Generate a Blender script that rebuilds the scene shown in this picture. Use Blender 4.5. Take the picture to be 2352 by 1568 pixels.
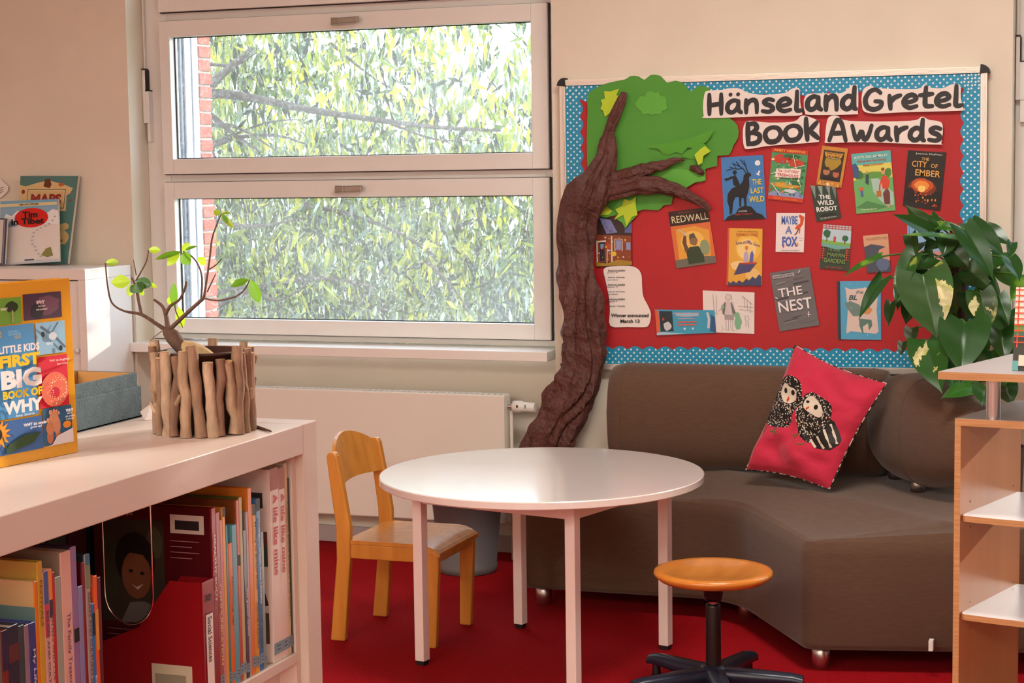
import bpy, bmesh, math, random
from mathutils import Vector, Matrix, noise
from mathutils.geometry import delaunay_2d_cdt

for o in list(bpy.data.objects):
    bpy.data.objects.remove(o)
SC = bpy.context.scene
COL = SC.collection

# ------------------------------------------------------------------ camera
CAM_F, YAW, PITCH, ROLL, EYE = 4072.1, -.351087, -.095141, .014303, 1.68
def _cam_axes():
    cy, sy = math.cos(YAW), math.sin(YAW)
    fw = Vector((sy*math.cos(PITCH), cy*math.cos(PITCH), math.sin(PITCH)))
    rt = Vector((cy, -sy, 0)); dn = fw.cross(rt)
    c, s = math.cos(ROLL), math.sin(ROLL)
    return c*rt+s*dn, -s*rt+c*dn, fw
AX_R, AX_D, AX_F = _cam_axes()
EYE_P = Vector((0, 0, EYE))
cam = bpy.data.cameras.new('camera')
cam.sensor_fit = 'HORIZONTAL'; cam.sensor_width = 36; cam.lens = 36*CAM_F/2352
cam.clip_start = .05; cam.clip_end = 200
cam_o = bpy.data.objects.new('camera', cam); COL.objects.link(cam_o)
cam_o.matrix_world = Matrix(((AX_R.x, -AX_D.x, -AX_F.x, 0), (AX_R.y, -AX_D.y, -AX_F.y, 0), (AX_R.z, -AX_D.z, -AX_F.z, EYE), (0, 0, 0, 1)))
SC.camera = cam_o

# ------------------------------------------------------------------ light
SC.view_settings.view_transform = 'Standard'; SC.view_settings.look = 'None'
SC.view_settings.gamma = 1; SC.view_settings.use_curve_mapping = False
SC.view_settings.exposure = .10
world = bpy.data.worlds.new('sky'); SC.world = world; world.use_nodes = True
wn = world.node_tree.nodes; bgn = wn['Background']
bgn.inputs[0].default_value = (.66, .83, 1, 1); bgn.inputs[1].default_value = 5.0
sun = bpy.data.lights.new('sun', 'SUN'); sun.energy = 5; sun.angle = .012; sun.color = (1, .93, .82)
sun_o = bpy.data.objects.new('sun', sun); COL.objects.link(sun_o)
SUN_DIR = Vector((-.5, -1, -.30)).normalized()
sun_o.rotation_euler = SUN_DIR.to_track_quat('-Z', 'Y').to_euler(); sun_o.location = (6, 14, 6)
FILL_LAMP_W = 66
FILL_LAMP_POS = [(-4.4, -1.8), (-2.9, -1.2), (-1.4, -1.2), (.0, -2.5), (1.8, -2.3), (-2.9, -2.6), (-.7, 4.6)]

# ------------------------------------------------------------------ unprojecting onto real planes of the room
def ray(x, y):
    return AX_R*((x-1176)/CAM_F)+AX_D*((y-784)/CAM_F)+AX_F
def on_y(x, y, Y):
    d = ray(x, y); return EYE_P+d*(Y/d.y)
def on_z(x, y, z):
    d = ray(x, y); return EYE_P+d*((z-EYE)/d.z)
def on_x(x, y, X):
    d = ray(x, y); return EYE_P+d*(X/d.x)
def at_depth(x, y, dep):
    return EYE_P+ray(x, y)*dep

# ------------------------------------------------------------------ materials
def lin(c):
    if isinstance(c, str):
        c = c.lstrip('#'); c = [int(c[i:i+2], 16) for i in (0, 2, 4)]
    return tuple((v/255/12.92 if v/255 <= .04045 else ((v/255+.055)/1.055)**2.4) for v in c)+(1,)
MATS = {}
def new_mat(name):
    m = bpy.data.materials.new(name); m.use_nodes = True
    nt = m.node_tree; return m, nt, nt.nodes['Principled BSDF']
def mat(name, col, rough=.5, metal=0, var=None, bump=None, spec=.5, coat=0, coatr=.03, stretch=(1, 1, 1), col2=None, sheen=0):
    if name in MATS: return MATS[name]
    m, nt, b = new_mat(name)
    c = lin(col)
    b.inputs['Base Color'].default_value = c; b.inputs['Roughness'].default_value = rough
    b.inputs['Metallic'].default_value = metal; b.inputs['Specular IOR Level'].default_value = spec
    b.inputs['Coat Weight'].default_value = coat; b.inputs['Coat Roughness'].default_value = coatr
    if sheen: b.inputs['Sheen Weight'].default_value = sheen
    if var or bump:
        tc = nt.nodes.new('ShaderNodeTexCoord'); mp = nt.nodes.new('ShaderNodeMapping')
        mp.inputs['Scale'].default_value = stretch
        nt.links.new(tc.outputs['Object'], mp.inputs[0])
    if var:
        n = nt.nodes.new('ShaderNodeTexNoise'); n.inputs['Scale'].default_value = var[0]; n.inputs['Detail'].default_value = 5
        nt.links.new(mp.outputs[0], n.inputs['Vector'])
        r = nt.nodes.new('ShaderNodeValToRGB')
        d = lin(col2) if col2 else tuple(v*(1-var[1]) for v in c[:3])+(1,)
        e = c if col2 else tuple(min(1, v*(1+var[1]*.6)) for v in c[:3])+(1,)
        r.color_ramp.elements[0].position = .3; r.color_ramp.elements[1].position = .7
        r.color_ramp.elements[0].color = d; r.color_ramp.elements[1].color = e
        nt.links.new(n.outputs[0], r.inputs[0]); nt.links.new(r.outputs[0], b.inputs['Base Color'])
    if bump:
        n = nt.nodes.new('ShaderNodeTexNoise'); n.inputs['Scale'].default_value = bump[0]; n.inputs['Detail'].default_value = 4
        nt.links.new(mp.outputs[0], n.inputs['Vector'])
        bp = nt.nodes.new('ShaderNodeBump'); bp.inputs['Strength'].default_value = bump[1]; bp.inputs['Distance'].default_value = bump[2] if len(bump) > 2 else .004
        nt.links.new(n.outputs[0], bp.inputs['Height']); nt.links.new(bp.outputs[0], b.inputs['Normal'])
    MATS[name] = m; return m
def pm(col):
    return mat('print_'+col.lstrip('#'), col, .42, spec=.35)
def leaf_mat(name, col, col2=None, scale=9, trans=.45, rough=.3, lo=.5, hi=.58, gloss=.10):
    if name in MATS: return MATS[name]
    m, nt, b = new_mat(name); nt.nodes.remove(b)
    out = nt.nodes['Material Output']
    di = nt.nodes.new('ShaderNodeBsdfDiffuse'); tr = nt.nodes.new('ShaderNodeBsdfTranslucent'); gl = nt.nodes.new('ShaderNodeBsdfGlossy')
    gl.inputs['Roughness'].default_value = rough
    m1 = nt.nodes.new('ShaderNodeMixShader'); m1.inputs[0].default_value = trans
    m2 = nt.nodes.new('ShaderNodeMixShader')
    lw = nt.nodes.new('ShaderNodeLayerWeight'); lw.inputs[0].default_value = .25
    mm = nt.nodes.new('ShaderNodeMath'); mm.operation = 'MULTIPLY_ADD'; mm.inputs[1].default_value = .35; mm.inputs[2].default_value = gloss*.35
    nt.links.new(lw.outputs['Fresnel'], mm.inputs[0]); nt.links.new(mm.outputs[0], m2.inputs[0])
    c = lin(col)
    tcol = tuple(min(1, v*k) for v, k in zip(c[:3], (1.5, 1.25, .7)))+(1,)
    if col2:
        tc = nt.nodes.new('ShaderNodeTexCoord'); n = nt.nodes.new('ShaderNodeTexNoise'); n.inputs['Scale'].default_value = scale; n.inputs['Detail'].default_value = 3
        nt.links.new(tc.outputs['Object'], n.inputs['Vector'])
        r = nt.nodes.new('ShaderNodeValToRGB'); r.color_ramp.elements[0].position = lo; r.color_ramp.elements[1].position = hi
        r.color_ramp.elements[0].color = c; r.color_ramp.elements[1].color = lin(col2)
        nt.links.new(n.outputs[0], r.inputs[0]); nt.links.new(r.outputs[0], di.inputs[0]); nt.links.new(r.outputs[0], tr.inputs[0])
    else:
        di.inputs[0].default_value = c; tr.inputs[0].default_value = tcol
    nt.links.new(di.outputs[0], m1.inputs[1]); nt.links.new(tr.outputs[0], m1.inputs[2])
    nt.links.new(m1.outputs[0], m2.inputs[1]); nt.links.new(gl.outputs[0], m2.inputs[2])
    nt.links.new(m2.outputs[0], out.inputs[0])
    MATS[name] = m; return m
def glass_mat():
    m, nt, b = new_mat('dusty_window_glass'); nt.nodes.remove(b); out = nt.nodes['Material Output']
    N = nt.nodes.new; L = nt.links.new
    tr = N('ShaderNodeBsdfTransparent'); gl = N('ShaderNodeBsdfGlossy'); gl.inputs['Roughness'].default_value = .02
    m1 = N('ShaderNodeMixShader'); m1.inputs[0].default_value = .05
    L(tr.outputs[0], m1.inputs[1]); L(gl.outputs[0], m1.inputs[2])
    tl = N('ShaderNodeBsdfTranslucent'); tl.inputs[0].default_value = (.9, .95, 1, 1)
    tc = N('ShaderNodeTexCoord')
    n1 = N('ShaderNodeTexNoise'); n1.inputs['Scale'].default_value = 110; n1.inputs['Detail'].default_value = 2
    n2 = N('ShaderNodeTexNoise'); n2.inputs['Scale'].default_value = 2.3; n2.inputs['Detail'].default_value = 3
    L(tc.outputs['Object'], n1.inputs['Vector']); L(tc.outputs['Object'], n2.inputs['Vector'])
    r1 = N('ShaderNodeValToRGB'); r1.color_ramp.elements[0].position = .52; r1.color_ramp.elements[1].position = .75
    L(n1.outputs[0], r1.inputs[0])
    a = N('ShaderNodeMath'); a.operation = 'MULTIPLY'; L(r1.outputs[0], a.inputs[0]); a.inputs[1].default_value = .11
    b2 = N('ShaderNodeMath'); b2.operation = 'MULTIPLY_ADD'; L(n2.outputs[0], b2.inputs[0]); b2.inputs[1].default_value = .075; L(a.outputs[0], b2.inputs[2])
    m2 = N('ShaderNodeMixShader'); L(b2.outputs[0], m2.inputs[0]); L(m1.outputs[0], m2.inputs[1]); L(tl.outputs[0], m2.inputs[2])
    L(m2.outputs[0], out.inputs[0]); return m

# ------------------------------------------------------------------ mesh builder
ORG = {}
class MB:
    def __init__(s): s.v = []; s.f = []; s.m = []; s.sm = []; s.mats = []
    def mi(s, mt):
        if mt not in s.mats: s.mats.append(mt)
        return s.mats.index(mt)
    def add(s, vs, fs, mt, smooth=False):
        o = len(s.v); s.v += [Vector(p) for p in vs]; k = s.mi(mt)
        for f in fs:
            s.f.append([i+o for i in f]); s.m.append(k); s.sm.append(smooth)
    def box(s, x0, x1, y0, y1, z0, z1, mt):
        s.hexa([(x0, y0, z0), (x1, y0, z0), (x1, y1, z0), (x0, y1, z0), (x0, y0, z1), (x1, y0, z1), (x1, y1, z1), (x0, y1, z1)], mt)
    def hexa(s, p, mt):
        s.add(p, [(3, 2, 1, 0), (4, 5, 6, 7), (0, 1, 5, 4), (1, 2, 6, 5), (2, 3, 7, 6), (3, 0, 4, 7)], mt)
    def prism(s, poly, ext, mt, smooth=False):
        n = len(poly); ext = Vector(ext); a = [Vector(p) for p in poly]; b = [p+ext for p in a]
        s.add(a+b, [list(range(n))[::-1], list(range(n, 2*n))]+[(i, (i+1) % n, n+(i+1) % n, n+i) for i in range(n)], mt, smooth)
    def poly(s, pts, mt): s.add(pts, [list(range(len(pts)))], mt)
    def tube(s, pts, rad, mt, seg=8, smooth=True, squash=None):
        pts = [Vector(p) for p in pts]; n = len(pts)
        if not isinstance(rad, (list, tuple)): rad = [rad]*n
        t0 = (pts[1]-pts[0]).normalized(); ref = Vector((0, 0, 1)) if abs(t0.z) < .9 else Vector((1, 0, 0))
        u = t0.cross(ref).normalized(); vs = []
        for i in range(n):
            t = (pts[min(i+1, n-1)]-pts[max(i-1, 0)]).normalized()
            u = (u-t*u.dot(t)).normalized(); w = t.cross(u)
            for k in range(seg):
                a = 2*math.pi*k/seg; vs.append(pts[i]+(u*math.cos(a)+w*math.sin(a))*rad[i])
        fs = [(i*seg+k, i*seg+(k+1) % seg, (i+1)*seg+(k+1) % seg, (i+1)*seg+k) for i in range(n-1) for k in range(seg)]
        s.add(vs, fs, mt, smooth)
        s.add(vs[:seg], [list(range(seg))[::-1]], mt); s.add(vs[-seg:], [list(range(seg))], mt)
    def lathe(s, prof, c, mt, seg=32, smooth=True):
        vs = [(c[0]+r*math.cos(2*math.pi*k/seg), c[1]+r*math.sin(2*math.pi*k/seg), c[2]+z) for r, z in prof for k in range(seg)]
        n = len(prof)
        fs = [(i*seg+k, i*seg+(k+1) % seg, (i+1)*seg+(k+1) % seg, (i+1)*seg+k) for i in range(n-1) for k in range(seg)]
        s.add(vs, fs, mt, smooth)
        if prof[0][0] > .0005: s.add(vs[:seg], [list(range(seg))[::-1]], mt)
        if prof[-1][0] > .0005: s.add(vs[-seg:], [list(range(seg))], mt)
    def grid(s, rows, mt, smooth=True, closed=False):
        n = len(rows[0]); vs = [p for r in rows for p in r]
        m = n if closed else n-1
        s.add(vs, [(i*n+k, i*n+(k+1) % n, (i+1)*n+(k+1) % n, (i+1)*n+k) for i in range(len(rows)-1) for k in range(m)], mt, smooth)
    def build(s, name, parent=None, label=None, cat=None, group=None, kind=None, bevel=0, origin=None, seg=2):
        if origin is None:
            if parent is not None: origin = ORG[parent.name]
            else:
                xs = [p.x for p in s.v]; ys = [p.y for p in s.v]; zs = [p.z for p in s.v]
                origin = Vector(((min(xs)+max(xs))/2, (min(ys)+max(ys))/2, min(zs)))
        origin = Vector(origin)
        me = bpy.data.meshes.new(name); me.from_pydata([p-origin for p in s.v], [], s.f); 
        for mt in s.mats: me.materials.append(mt)
        me.polygons.foreach_set('material_index', s.m); me.polygons.foreach_set('use_smooth', s.sm); me.update()
        o = bpy.data.objects.new(name, me); COL.objects.link(o)
        if parent is not None: o.parent = parent; o.location = origin-ORG[parent.name]
        else: o.location = origin
        ORG[o.name] = origin
        if bevel:
            b = o.modifiers.new('bevel', 'BEVEL'); b.width = bevel; b.segments = seg; b.limit_method = 'ANGLE'
        tag(o, label, cat, group, kind); return o
def tag(o, label=None, cat=None, group=None, kind=None):
    if label: o['label'] = label
    if cat: o['category'] = cat
    if group: o['group'] = group
    if kind: o['kind'] = kind
    return o
def thing(name, label, cat, loc, group=None, kind=None):
    o = bpy.data.objects.new(name, None); COL.objects.link(o); o.location = loc; o.empty_display_size = .1
    ORG[o.name] = Vector(loc); return tag(o, label, cat, group, kind)
def box_part(name, parent, x0, x1, y0, y1, z0, z1, mt, bevel=.002, **k):
    b = MB(); b.box(x0, x1, y0, y1, z0, z1, mt); return b.build(name, parent, bevel=bevel, **k)
def smooth_line(pts, n=6, closed=False):
    P = [Vector(p) for p in pts]; out = []; m = len(P)
    rng = range(m) if closed else range(m-1)
    for i in rng:
        if closed: a, b, c, d = P[i-1], P[i], P[(i+1) % m], P[(i+2) % m]
        else: a, b, c, d = P[max(i-1, 0)], P[i], P[i+1], P[min(i+2, m-1)]
        for k in range(n):
            t = k/n; out.append(.5*((2*b)+(c-a)*t+(2*a-5*b+4*c-d)*t*t+(3*b-a-3*c+d)*t**3))
    if not closed: out.append(P[-1])
    return out

# ------------------------------------------------------------------ flat print on flat surfaces
class Face:
    """a flat rectangle: bottom-left corner, width vector, height vector, outward normal"""
    def __init__(s, o, ux, uy, n):
        s.o = Vector(o); s.ux = Vector(ux); s.uy = Vector(uy); s.W = s.ux.length; s.H = s.uy.length; s.n = Vector(n).normalized()
    def p(s, a, b, l=0): return s.o+s.ux*a+s.uy*b+s.n*l
TXT = {}
def text_mesh(body, bold=0.0, shear=0.0):
    k = (body, bold, shear)
    if k in TXT: return TXT[k]
    cu = bpy.data.curves.new('text', 'FONT'); cu.body = body; cu.size = 1; cu.offset = bold; cu.shear = shear; cu.resolution_u = 2
    ob = bpy.data.objects.new('text', cu); COL.objects.link(ob)
    dg = bpy.context.evaluated_depsgraph_get(); dg.update()
    me = bpy.data.meshes.new_from_object(ob.evaluated_get(dg))
    vs = [(v.co.x, v.co.y) for v in me.vertices]; fs = [list(p.vertices) for p in me.polygons]
    bpy.data.objects.remove(ob); bpy.data.curves.remove(cu); bpy.data.meshes.remove(me)
    x0 = min(v[0] for v in vs); x1 = max(v[0] for v in vs); y0 = min(v[1] for v in vs); y1 = max(v[1] for v in vs)
    TXT[k] = (vs, fs, x0, x1, y0, y1); return TXT[k]
def put_text(mb, body, fn, cx, cy, h, mt, w=None, bold=.012, shear=0, lift=.0012, rot=0):
    """text centred on (cx,cy) metres of a face, h tall, at most / exactly w wide"""
    vs, fs, x0, x1, y0, y1 = text_mesh(body, bold, shear)
    sy = h/(y1-y0); sx = sy if w is None else w/(x1-x0)
    c, s_ = math.cos(rot), math.sin(rot); P = []
    for x, y in vs:
        a = (x-(x0+x1)/2)*sx; b = (y-(y0+y1)/2)*sy
        P.append(fn(cx+a*c-b*s_, cy+a*s_+b*c, lift))
    mb.add(P, fs, mt)
def art(face, shapes, parent, name='printed_artwork', lift=.0006):
    """shapes in 0..1 of the face; returns artwork and lettering children"""
    A = MB(); LT = []; l = lift
    fn_m = lambda a, b, q: face.p(a/face.W, b/face.H, q)
    for sh in shapes:
        k = sh[0]; l += .00012
        if k == 'r': A.poly([face.p(*q, l) for q in ((sh[1], sh[2]), (sh[3], sh[2]), (sh[3], sh[4]), (sh[1], sh[4]))], pm(sh[5]))
        elif k == 'e': A.poly([face.p(sh[1]+sh[3]*math.cos(i*math.pi/10), sh[2]+sh[4]*math.sin(i*math.pi/10), l) for i in range(20)], pm(sh[5]))
        elif k == 'p': A.poly([face.p(a, b, l) for a, b in sh[1]], pm(sh[2]))
        elif k == 'l':
            pts = [Vector((a*face.W, b*face.H)) for a, b in sh[1]]; w = sh[2]*face.H/2; L = []; R = []
            for i, q in enumerate(pts):
                d = (pts[min(i+1, len(pts)-1)]-pts[max(i-1, 0)]).normalized(); nn = Vector((-d.y, d.x))*w
                L.append(q+nn); R.append(q-nn)
            for i in range(len(pts)-1): A.poly([fn_m(q.x, q.y, l) for q in (L[i], L[i+1], R[i+1], R[i])], pm(sh[3]))
        elif k == 't':
            _, body, cx, cy, h, col = sh[:6]; opt = sh[6] if len(sh) > 6 else {}
            w = opt.get('w'); w = w*face.W if w else None
            T = MB(); put_text(T, body, fn_m, cx*face.W, cy*face.H, h*face.H, pm(col), w=w, bold=opt.get('b', .015), shear=opt.get('s', 0), lift=l+.0006, rot=opt.get('rot', 0)); LT.append(T)
    if A.v: A.build(name, parent)
    for T in LT: T.build('lettering', parent)

# ================================================================== the room
YW, YF = 7.05, 7.20            # front of the window wall, front of the window frames
M_WALL = mat('wall_paint', '#e4dccb', .85, var=(3, .05), bump=(160, .10, .002))
M_WHITE = mat('white_lacquer', '#ece8e2', .38, var=(4, .03))
M_FRAME = mat('window_paint', '#e9e9e5', .42, var=(5, .03))
M_CARPET = mat('red_carpet', '#a01019', .95, var=(260, .45), bump=(420, .6, .004), spec=.08)
M_CEIL = mat('ceiling_paint', '#efeae4', .9)
M_GLASS = glass_mat()
M_DARK = mat('dark_rubber', '#15161a', .55)
M_STEEL = mat('brushed_steel', '#c9c6c4', .28, metal=1)
M_NICKEL = mat('satin_nickel', '#a39b92', .42, metal=.8)
M_BRICK = mat('red_brick', '#b8543c', .9, var=(30, .35), bump=(90, .5))
M_MORTAR = mat('mortar', '#b9b0a4', .95)

b = MB(); b.box(-6.6, 4.1, -3.1, 7.46, -.12, 0, M_CARPET); b.build('floor', kind='structure')
b = MB(); b.box(-6.6, 4.1, -3.1, 7.46, 3.5, 3.62, M_CEIL); b.build('ceiling', kind='structure')
b = MB(); b.box(-6.72, -6.6, -3.1, 7.46, -.12, 3.62, M_WALL); b.build('wall_left', kind='structure')
b = MB(); b.box(4.1, 4.22, -3.1, 7.46, -.12, 3.62, M_WALL); b.build('wall_right', kind='structure')
b = MB(); b.box(-6.72, 4.22, -3.22, -3.1, -.12, 3.62, M_WALL); b.build('wall_rear', kind='structure')
NICHES = [(-4.425, -2.388), (-.540, 1.497)]
xs = [-6.72]+[q for n in NICHES for q in n]+[4.22]
for q in [(xs[i], xs[i+1], YW, -.12, 3.62) for i in range(0, len(xs), 2)]+[(a, c, 7.28, -.12, .90) for a, c in NICHES]+[(a, c, YW, 3.22, 3.62) for a, c in NICHES]:
    b = MB(); b.box(q[0], q[1], q[2], 7.46, q[3], q[4], M_WALL); b.build('wall_back', kind='structure')
bb = thing('baseboard_back', None, None, (-3.4, 7.27, 0), kind='structure')
M_BASE = mat('grey_baseboard', '#b9aeb0', .5)
for a, c in NICHES: box_part('skirting', bb, a+.001, c-.001, 7.262, 7.2795, 0, .075, M_BASE)
for a, c in ((-6.59, -4.43), (-2.38, -.545), (1.5, 4.09)): box_part('skirting', bb, a, c, 7.035, 7.0495, 0, .075, M_BASE)

# ------------------------------------------------------------------ windows: frame, three bottom-hung sashes, sill
def sash(parent, x0, x1, z0, z1, gx0, gx1, gz0, gz1):
    b = MB(); y0, y1 = 7.165, 7.235
    b.box(x0, gx0, y0, y1, z0, z1, M_FRAME); b.box(gx1, x1, y0, y1, z0, z1, M_FRAME)
    b.box(gx0, gx1, y0, y1, z0, gz0, M_FRAME); b.box(gx0, gx1, y0, y1, gz1, z1, M_FRAME)
    s = b.build('sash', parent, bevel=.003)
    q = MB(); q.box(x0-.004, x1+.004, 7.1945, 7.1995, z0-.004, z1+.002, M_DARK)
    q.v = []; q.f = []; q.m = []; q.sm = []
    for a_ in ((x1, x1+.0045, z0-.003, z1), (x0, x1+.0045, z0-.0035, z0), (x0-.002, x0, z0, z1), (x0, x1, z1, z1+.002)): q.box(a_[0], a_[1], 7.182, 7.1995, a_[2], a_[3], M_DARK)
    q.build('shadow_strip', s)  # shadow gap around the sash, put in as thin dark strips
    p = MB(); p.box(gx0-.004, gx1+.004, 7.212, 7.216, gz0-.004, gz1+.004, M_GLASS); p.build('pane', s)
    g = MB()
    for q in ((gx0-.003, gx0+.006, gz0, gz1), (gx1-.006, gx1+.003, gz0, gz1), (gx0, gx1, gz0-.003, gz0+.004), (gx0, gx1, gz1-.004, gz1+.003)):
        g.box(q[0], q[1], 7.204, 7.211, q[2], q[3], M_DARK)
    g.build('gasket', s)
    h = MB(); hx, hz = x0+.905, z1-.040          # lever handle lying to the right
    h.lathe([(.0, 0), (.014, 0), (.014, .02), (0, .02)], (0, 0, 0), M_NICKEL, 16)
    h.v = [Vector((hx+p.x, y0-p.z, hz+p.y)) for p in h.v]
    k = MB(); pts = [(hx-.016, y0-.030, hz), (hx+.03, y0-.034, hz+.001), (hx+.116, y0-.034, hz+.003)]
    for i in range(2):
        a, c = Vector(pts[i]), Vector(pts[i+1]); w = .0165 if i == 0 else .0135; w2 = .0135
        k.hexa([a+Vector((0, -.009, -w)), c+Vector((0, -.009, -w2)), c+Vector((0, .009, -w2)), a+Vector((0, .009, -w)),
                a+Vector((0, -.009, w)), c+Vector((0, -.009, w2)), c+Vector((0, .009, w2)), a+Vector((0, .009, w))], M_NICKEL)
    h.add(k.v, k.f, M_NICKEL); h.build('handle', s, bevel=.004)
def window(n, nx0, nx1):
    w = thing('window_%d' % n, None, None, ((nx0+nx1)/2, YF, .93), kind='structure')
    d = nx0+4.425
    X = lambda v: v*7.165/7.14+d
    Z = lambda v: 1.68+(v-1.68)*7.165/7.14
    fx0, fx1 = nx0+.001, nx1-.001
    b = MB(); y0, y1 = YF, 7.262
    gx0, gx1 = X(-4.29), X(-2.46)
    b.box(fx0, gx0, y0, y1, .93, 3.215, M_FRAME); b.box(gx1, fx1, y0, y1, .93, 3.215, M_FRAME)
    for z0, z1 in ((.93, .985), (1.635, 1.71), (2.365, 2.445), (3.10, 3.215)): b.box(gx0, gx1, y0, y1, z0, z1, M_FRAME)
    b.build('window_frame', w, bevel=.003)
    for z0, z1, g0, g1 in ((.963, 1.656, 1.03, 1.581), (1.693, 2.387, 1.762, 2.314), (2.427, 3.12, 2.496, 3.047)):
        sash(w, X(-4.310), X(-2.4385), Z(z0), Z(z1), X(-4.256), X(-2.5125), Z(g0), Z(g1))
    box_part('window_sill', w, nx0-.008, nx1-.022, 7.005, 7.235, .884, .926, M_WHITE, .003)
    b = MB()                                     # linkage of the upper sashes on the left jamb
    b.box(nx0+.008, nx0+.014, 7.178, 7.186, 2.15, 3.1, M_FRAME)
    cs = b.build('linkage_rod', w)
    b = MB(); b.box(nx0+.004, nx0+.034, 7.168, 7.199, 1.90, 2.20, M_FRAME); b.box(nx0+.004, nx0+.018, 7.168, 7.199, 2.06, 2.20, M_FRAME)
    b.v = []; b.f = []; b.m = []; b.sm = []
    b.box(nx0+.003, nx0+.018, 7.166, 7.199, 1.93, 2.172, M_FRAME); b.box(nx0+.018, nx0+.036, 7.166, 7.199, 1.93, 2.075, M_FRAME)
    cs = b.build('linkage_cover', w, bevel=.0015)
    c = MB(); c.box(nx0+.0025, nx0+.0185, 7.165, 7.199, 2.172, 2.179, M_DARK); c.box(nx0+.018, nx0+.0365, 7.165, 7.199, 2.075, 2.080, M_DARK)
    c.box(nx0+.0195, nx0+.0225, 7.168, 7.199, 2.08, 2.172, M_DARK); c.build('cover_cap', cs)
    b = MB(); b.box(nx0+.020, nx0+.036, 7.170, 7.199, 1.845, 1.93, M_FRAME); b.build('linkage_foot', w, bevel=.0015)
    return w
for i, (a, c) in enumerate(NICHES): window(i+1, a, c)

# outside reveal of window 1: dark gasket, pale shutter rail, brickwork
M_RAIL = mat('pale_aluminium', '#c9d6e8', .45, metal=.2)
rv = thing('trim_1', None, None, (-4.3, 7.3, .9), kind='structure')
box_part('shutter_rail', rv, -4.40, -4.268, 7.292, 7.345, .86, 3.2, M_RAIL, .002)
box_part('shutter_rail', rv, -4.40, -4.263, 7.352, 7.405, .86, 3.2, M_RAIL, .002)
box_part('rail_gasket', rv, -4.40, -4.276, 7.263, 7.291, .86, 3.2, mat('navy_rubber', '#17304f', .5), 0)
box_part('rail_gasket', rv, -4.40, -4.272, 7.345, 7.352, .86, 3.2, mat('navy_rubber', '#17304f', .5), 0)
random.seed(5)
ex = thing('wall_exterior', None, None, (-4.35, 7.44, .85), kind='structure')
box_part('mortar_bed', ex, -4.42, -4.268, 7.415, 7.52, .85, 3.2, M_MORTAR, 0)
brick_me = None
for k in range(37):
    z = .86+k*.0627; dx = random.uniform(-.003, .003)
    if brick_me is None:
        b = MB(); b.box(-4.44, -4.258, 7.406, 7.516, z, z+.052, M_BRICK); o = b.build('brick', ex, bevel=.003, origin=(-4.35, 7.46, z)); brick_me = o
    else:
        o = brick_me.copy(); COL.objects.link(o); o.location = Vector((-4.35+dx, 7.46, z))-ORG[ex.name]

# roller blind chain beside window 1
M_BEAD = mat('clear_plastic_bead', '#f4ece6', .25)
b = MB(); z = 3.1; k = 0
while z > .955:
    for s_ in (0, 1):
        cx, cy = -2.400+s_*.012, 7.085
        r = .0038; q = [(cx, cy, z+r), (cx+r, cy, z), (cx, cy+r, z), (cx-r, cy, z), (cx, cy-r, z), (cx, cy, z-r)]
        b.add(q, [(0, 4, 1), (0, 1, 2), (0, 2, 3), (0, 3, 4), (5, 1, 4), (5, 2, 1), (5, 3, 2), (5, 4, 3)], M_BEAD, True)
    z -= .0115
b.tube([(-2.400, 7.085, 3.1), (-2.400, 7.085, .957)], .0009, M_BEAD, 5); b.tube([(-2.388, 7.085, 3.1), (-2.388, 7.085, .957)], .0009, M_BEAD, 5)
b.build('blind_chain', label='beaded plastic blind chain hanging right of the window', cat='blind chain')

# fill lamps added on the ceiling, out of view, to brighten the room
M_FILL_LAMP, nt, bs = new_mat('fill_lamp_diffuser'); bs.inputs['Emission Color'].default_value = (1, .96, .87, 1); bs.inputs['Emission Strength'].default_value = 4
FILL_LAMP_AT = ['nearest the left wall behind the camera', 'second from the left wall behind the camera', 'third from the left wall behind the camera', 'near the rear wall behind the camera', 'near the rear wall on the right', 'near the rear wall on the left', 'above the sofa side of the room']
for i, (x, y) in enumerate(FILL_LAMP_POS):
    t = thing('fill_lamp', 'added flat ceiling fill lamp, '+FILL_LAMP_AT[i], 'ceiling lamp', (x, y, 3.498), 'added fill lamps')
    box_part('housing', t, x-.62, x+.62, y-.32, y+.32, 3.45, 3.499, M_WHITE, .004)
    box_part('diffuser', t, x-.59, x+.59, y-.29, y+.29, 3.440, 3.449, M_FILL_LAMP, 0)
    l = bpy.data.lights.new('fill_lamp_light', 'AREA'); l.shape = 'RECTANGLE'; l.size = 1.15; l.size_y = .55; l.energy = FILL_LAMP_W; l.color = (1, .96, .87)
    lo = bpy.data.objects.new('fill_lamp_light', l); COL.objects.link(lo); lo.parent = t; lo.location = (0, 0, -.065)

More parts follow.
